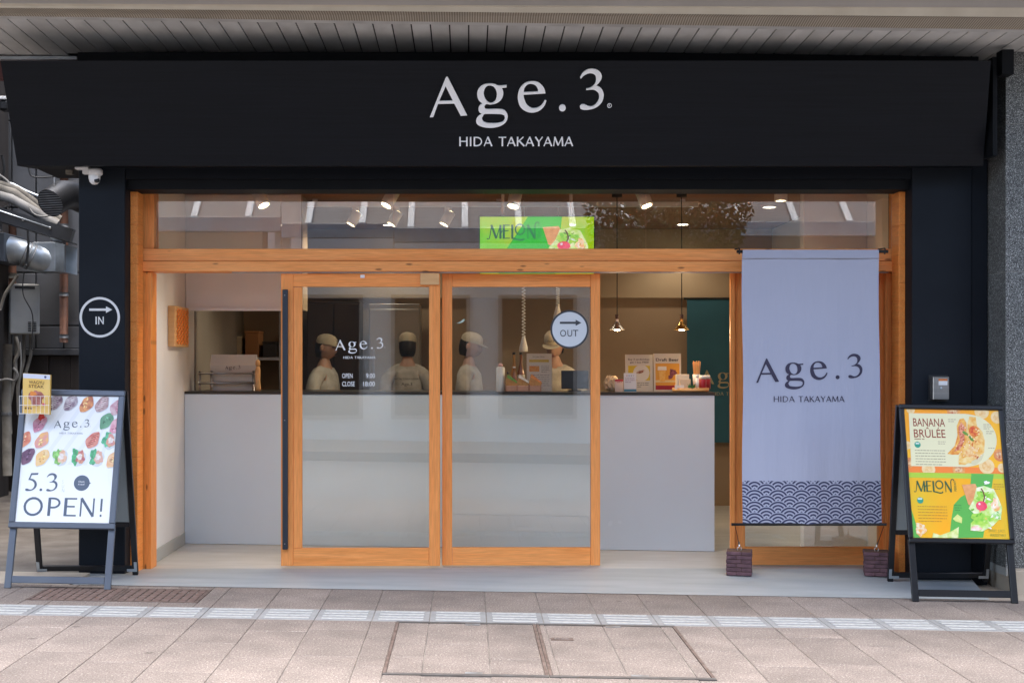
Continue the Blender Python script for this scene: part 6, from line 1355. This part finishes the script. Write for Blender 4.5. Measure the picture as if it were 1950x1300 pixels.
# sloping black tray with pipes
Y = 11.6; t = thing('pipe_tray', 'sloping black gutter tray carrying wrapped pipes across the alley', 'tray', (PX(60, Y), Y, PZ(420, Y)))
a, b = Vector((PX(-60, Y), Y, PZ(378, Y))), Vector((PX(137, Y), Y + .1, PZ(436, Y))); d = (b - a).normalized(); up = Vector((0, 0, 1)); f = FR(a, d, up - d * up.dot(d)); L_ = (b - a).length
G().box(0, L_, -.11, 0, -.02, .10, mat=f).build('channel_face', MT['black'], t); G().box(0, L_, -.12, -.11, -.25, .10, mat=f).build('channel_floor', MT['black'], t)
part('edge_rail', G().tube([f @ Vector((0, -.02, .13)), f @ Vector((L_ * .8, -.05, .13))], .008, 6), MT['galv'], t, True)
for k, (o0, o1, r) in enumerate(((.10, .05, .045), (.17, .07, .04), (.13, .03, .035), (.22, .12, .03))):
    P = [f @ Vector((0, o0, -.05 - .04 * k)), f @ Vector((L_ * .35, o0 * .9 + .02, -.06 - .04 * k)), f @ Vector((L_ * .62, o1, -.07 - .03 * k)), f @ Vector((L_ * .80, o1 - .05, -.10 - .03 * k))]
    part('pipe', G().tube(P, r, 10), MT['cream_pipe'] if k % 2 else MT['white_d'], t, True)
for k in range(3): q = f @ Vector((L_ * (.3 + .25 * k), -.05, .105)); part('bolt', G().lathe([(.012, 0), (.012, .012), (.006, .014)], 8, mat=FR(q)), MT['silver'], t)
# black elbow vent
Y = 11.2; c = Vector((PX(112, Y), Y, PZ(382, Y))); t = thing('vent_cowl', 'black round elbow vent cowl with mesh mouth', 'vent', c)
P = [c + Vector((.17, .34, .02)), c + Vector((.09, .18, .07)), c + Vector((.03, .02, .05)), c + Vector((-.03, -.14, -.04))]
part('elbow', G().tube(P, [.125, .13, .13, .125], 20, cap=False), MT['black'], t, True)
dv = (P[3] - P[2]).normalized(); fm = dv.to_track_quat('Z', 'Y').to_matrix().to_4x4(); fm.translation = P[3] - dv * .01
G().prism(circ(0, 0, .122, 20), .002, mat=fm).build('mouth_plate', M('dark_hole', (.03, .032, .035), .8), t)
for i in range(-5, 6): w_ = math.sqrt(max(0, .12 ** 2 - (i * .021) ** 2)); G().box(-w_, w_, i * .021 - .003, i * .021 + .003, .003, .007, mat=fm).build('mesh_bar', MT['galv_d'], t)
# white capped box, copper downpipe, cables
Y = 13.6; t = thing('cable_hood', 'small white rounded cable hood above the exhaust duct', 'hood', (PX(107, Y), Y, PZ(460, Y))); boxpart('cover', wallbox(94, 120, 436, 458, Y, .16), MT['white'], t, .03); boxpart('base', wallbox(97, 118, 458.5, 464, Y + .01, .14), MT['black'], t, 0)
Y = 13.85; t = thing('copper_downpipe', 'copper-brown downpipe on the concrete alley wall', 'downpipe', (PX(121, Y), Y, PZ(652, Y))); part('pipe', G().tube([(PX(122, Y), Y, PZ(300, Y)), (PX(121.5, Y), Y, PZ(652, Y))], .045, 12), MT['copper'], t, True)
for py in (430, 560, 640): part('bracket', G().tube([(PX(121.8, Y), Y, PZ(py, Y) - .02), (PX(121.8, Y), Y, PZ(py, Y) + .02)], .05, 12), MT['galv_d'], t, True)
Y = 13.7; t = thing('copper_downpipe', 'short thick copper pipe beside the dark fan housing', 'downpipe', (PX(22, Y), Y, PZ(560, Y))); part('pipe', G().tube([(PX(22, Y), Y, PZ(410, Y)), (PX(22, Y), Y, PZ(560, Y))], .05, 12), MT['copper'], t, True); part('collar', G().tube([(PX(22, Y), Y, PZ(530, Y)), (PX(22, Y), Y, PZ(520, Y))], .06, 12), MT['cream_pipe'], t, True)
Y = 12.9; t = thing('wrapped_pipe', 'tall cream wrapped pipe beside the water heater', 'pipe', (PX(14, Y), Y, 0)); part('pipe', G().tube([(PX(14, Y), Y, PZ(905, Y)), (PX(12, Y), Y, PZ(760, Y)), (PX(15, Y), Y, PZ(655, Y))], .045, 10), MT['cream_pipe'], t, True); part('clip', G().tube([(PX(12.5, Y), Y, PZ(790, Y)), (PX(12.5, Y), Y, PZ(784, Y))], .05, 10), MT['galv_d'], t)
def cable(pts, r, label, mat='cable'):
    P = [Vector((PX(p[0], p[2]), p[2], PZ(p[1], p[2]))) for p in pts]; Q = []
    for i in range(len(P) - 1):
        p0, p1, p2, p3 = P[max(i - 1, 0)], P[i], P[i + 1], P[min(i + 2, len(P) - 1)]
        for k in range(6): u = k / 6; Q.append(.5 * ((2 * p1) + (p2 - p0) * u + (2 * p0 - 5 * p1 + 4 * p2 - p3) * u * u + (3 * p1 - p0 - 3 * p2 + p3) * u ** 3))
    Q.append(P[-1]); props(G().tube(Q, r, 6).build('cable', MT[mat], None, True), label, 'cable')
cable([(12, 150, 13.7), (12, 260, 13.7), (12, 345, 13.7)], .012, 'thin dark cable running straight down the upper alley wall')
cable([(54, 320, 11), (60, 335, 11), (80, 338, 11), (104, 336, 11)], .007, 'short black cable looping under the fascia end')
cable([(104, 336, 11.1), (104, 350, 11.1), (103, 368, 11.1)], .012, 'thin green-grey hanger wire above the black vent cowl', 'galv_d')
cable([(53, 440, 13.1), (54, 470, 13.1), (50, 505, 13.1)], .012, 'black hanging strap crossing the galvanised duct')
cable([(30, 640, 13.0), (36, 668, 13.0), (28, 690, 13.0), (33, 715, 13.0)], .018, 'pale looping hose below the water heater', 'cream_pipe')
cable([(0, 440, 12.9), (6, 400, 12.9), (14, 395, 12.9)], .02, 'black cable bend by the fan housing')
cable([(38, 650, 12.95), (40, 690, 12.95), (36, 740, 12.95), (36, 790, 12.95), (30, 900, 12.95)], .008, 'thin pale wire dropping from the water heater to the ground', 'white_d')
cable([(55, 395, 11.3), (66, 408, 11.3), (84, 412, 11.3), (100, 407, 11.3), (112, 388, 11.3)], .007, 'thin white wire looping across the vent cowl mouth', 'white_d')
Y = 12.2; t = thing('electric_bulb_box', 'small dark lamp fixture on the upper alley wall', 'lamp', (PX(6, Y), Y, PZ(210, Y))); boxpart('body', wallbox(-3, 14, 190, 210, Y, .12), MT['black'], t, .02); boxpart('rim', wallbox(-3, 12, 183, 189, Y - .01, .12), MT['white'], t, .004)
cable([(-4, 332, 11.9), (14, 345, 11.9), (34, 372, 11.9), (52, 388, 11.9), (60, 402, 11.9)], .013, 'pale cable sagging along the top of the wrapped pipes', 'white_d')
cable([(4, 296, 12.4), (8, 322, 12.4), (2, 352, 12.4), (9, 380, 12.4)], .012, 'dark cable bundle strand dropping beside the upper wall lamp')
cable([(14, 352, 12.0), (22, 350, 12.0), (50, 364, 12.0), (84, 378, 12.0)], .014, 'metal conduit loop above the wrapped pipes', 'galv')
cable([(14, 352, 12.0), (12, 357, 12.0), (30, 366, 12.0), (66, 376, 12.0)], .012, 'lower strand of the metal conduit loop above the pipes', 'galv_d')
cable([(0, 590, 12.6), (10, 560, 12.6), (26, 536, 12.6), (34, 524, 12.6)], .016, 'cream hose curving from the fan housing down the wall', 'cream_pipe')
cable([(25, 700, 12.8), (33, 712, 12.8), (28, 724, 12.8), (14, 722, 12.8), (0, 724, 12.8)], .014, 'pale pipe branch running left under the water heater', 'white_d')
cable([(46, 520, 13.0), (44, 560, 13.0), (62, 600, 13.0), (60, 660, 13.0), (66, 664, 13.0)], .006, 'thin black wire stapled down the concrete panels')
# ================================================================== street tree across the road
t = thing('street_tree', 'leafy street tree standing across the road', 'tree', (3.0, -1.7, gz(3.0))); r5 = random.Random(11)
TX, TYY = 3.0, -1.7
part('trunk', G().tube([(TX, TYY, gz(TX) - .1), (TX + .03, TYY, 1.5), (TX - .02, TYY + .05, 2.9), (TX + .05, TYY, 4.0)], [.11, .09, .07, .04], 10), MT['brownboard'], t, True)
for i in range(7): a = i * 2.4; part('limb', G().tube([(TX, TYY, 2.4 + .2 * i), (TX + .5 * math.cos(a), TYY + .5 * math.sin(a), 2.9 + .22 * i), (TX + .95 * math.cos(a + .2), TYY + .9 * math.sin(a + .2), 3.4 + .2 * i)], [.045, .03, .012], 6), MT['brownboard'], t, True)
g = G()
for i in range(9000):
    a = r5.uniform(0, 6.283); z = r5.uniform(2.7, 5.2); rr = 1.25 * math.sqrt(max(0, 1 - ((z - 3.9) / 1.4) ** 2)) * r5.random() ** .45; c = Vector((TX + rr * math.cos(a), TYY + rr * math.sin(a), z))
    u = Vector((r5.uniform(-1, 1), r5.uniform(-1, 1), r5.uniform(-1, 1))).normalized(); w = u.orthogonal().normalized(); s = r5.uniform(.035, .065); g.add([c - u * s, c + w * s * .45, c + u * s, c - w * s * .45], [(0, 1, 2, 3)])
o = part('crown', g, M('leaf_green', (.045, .085, .03), .6, col2=(.08, .12, .04), scale=3), t); o['kind'] = 'stuff'
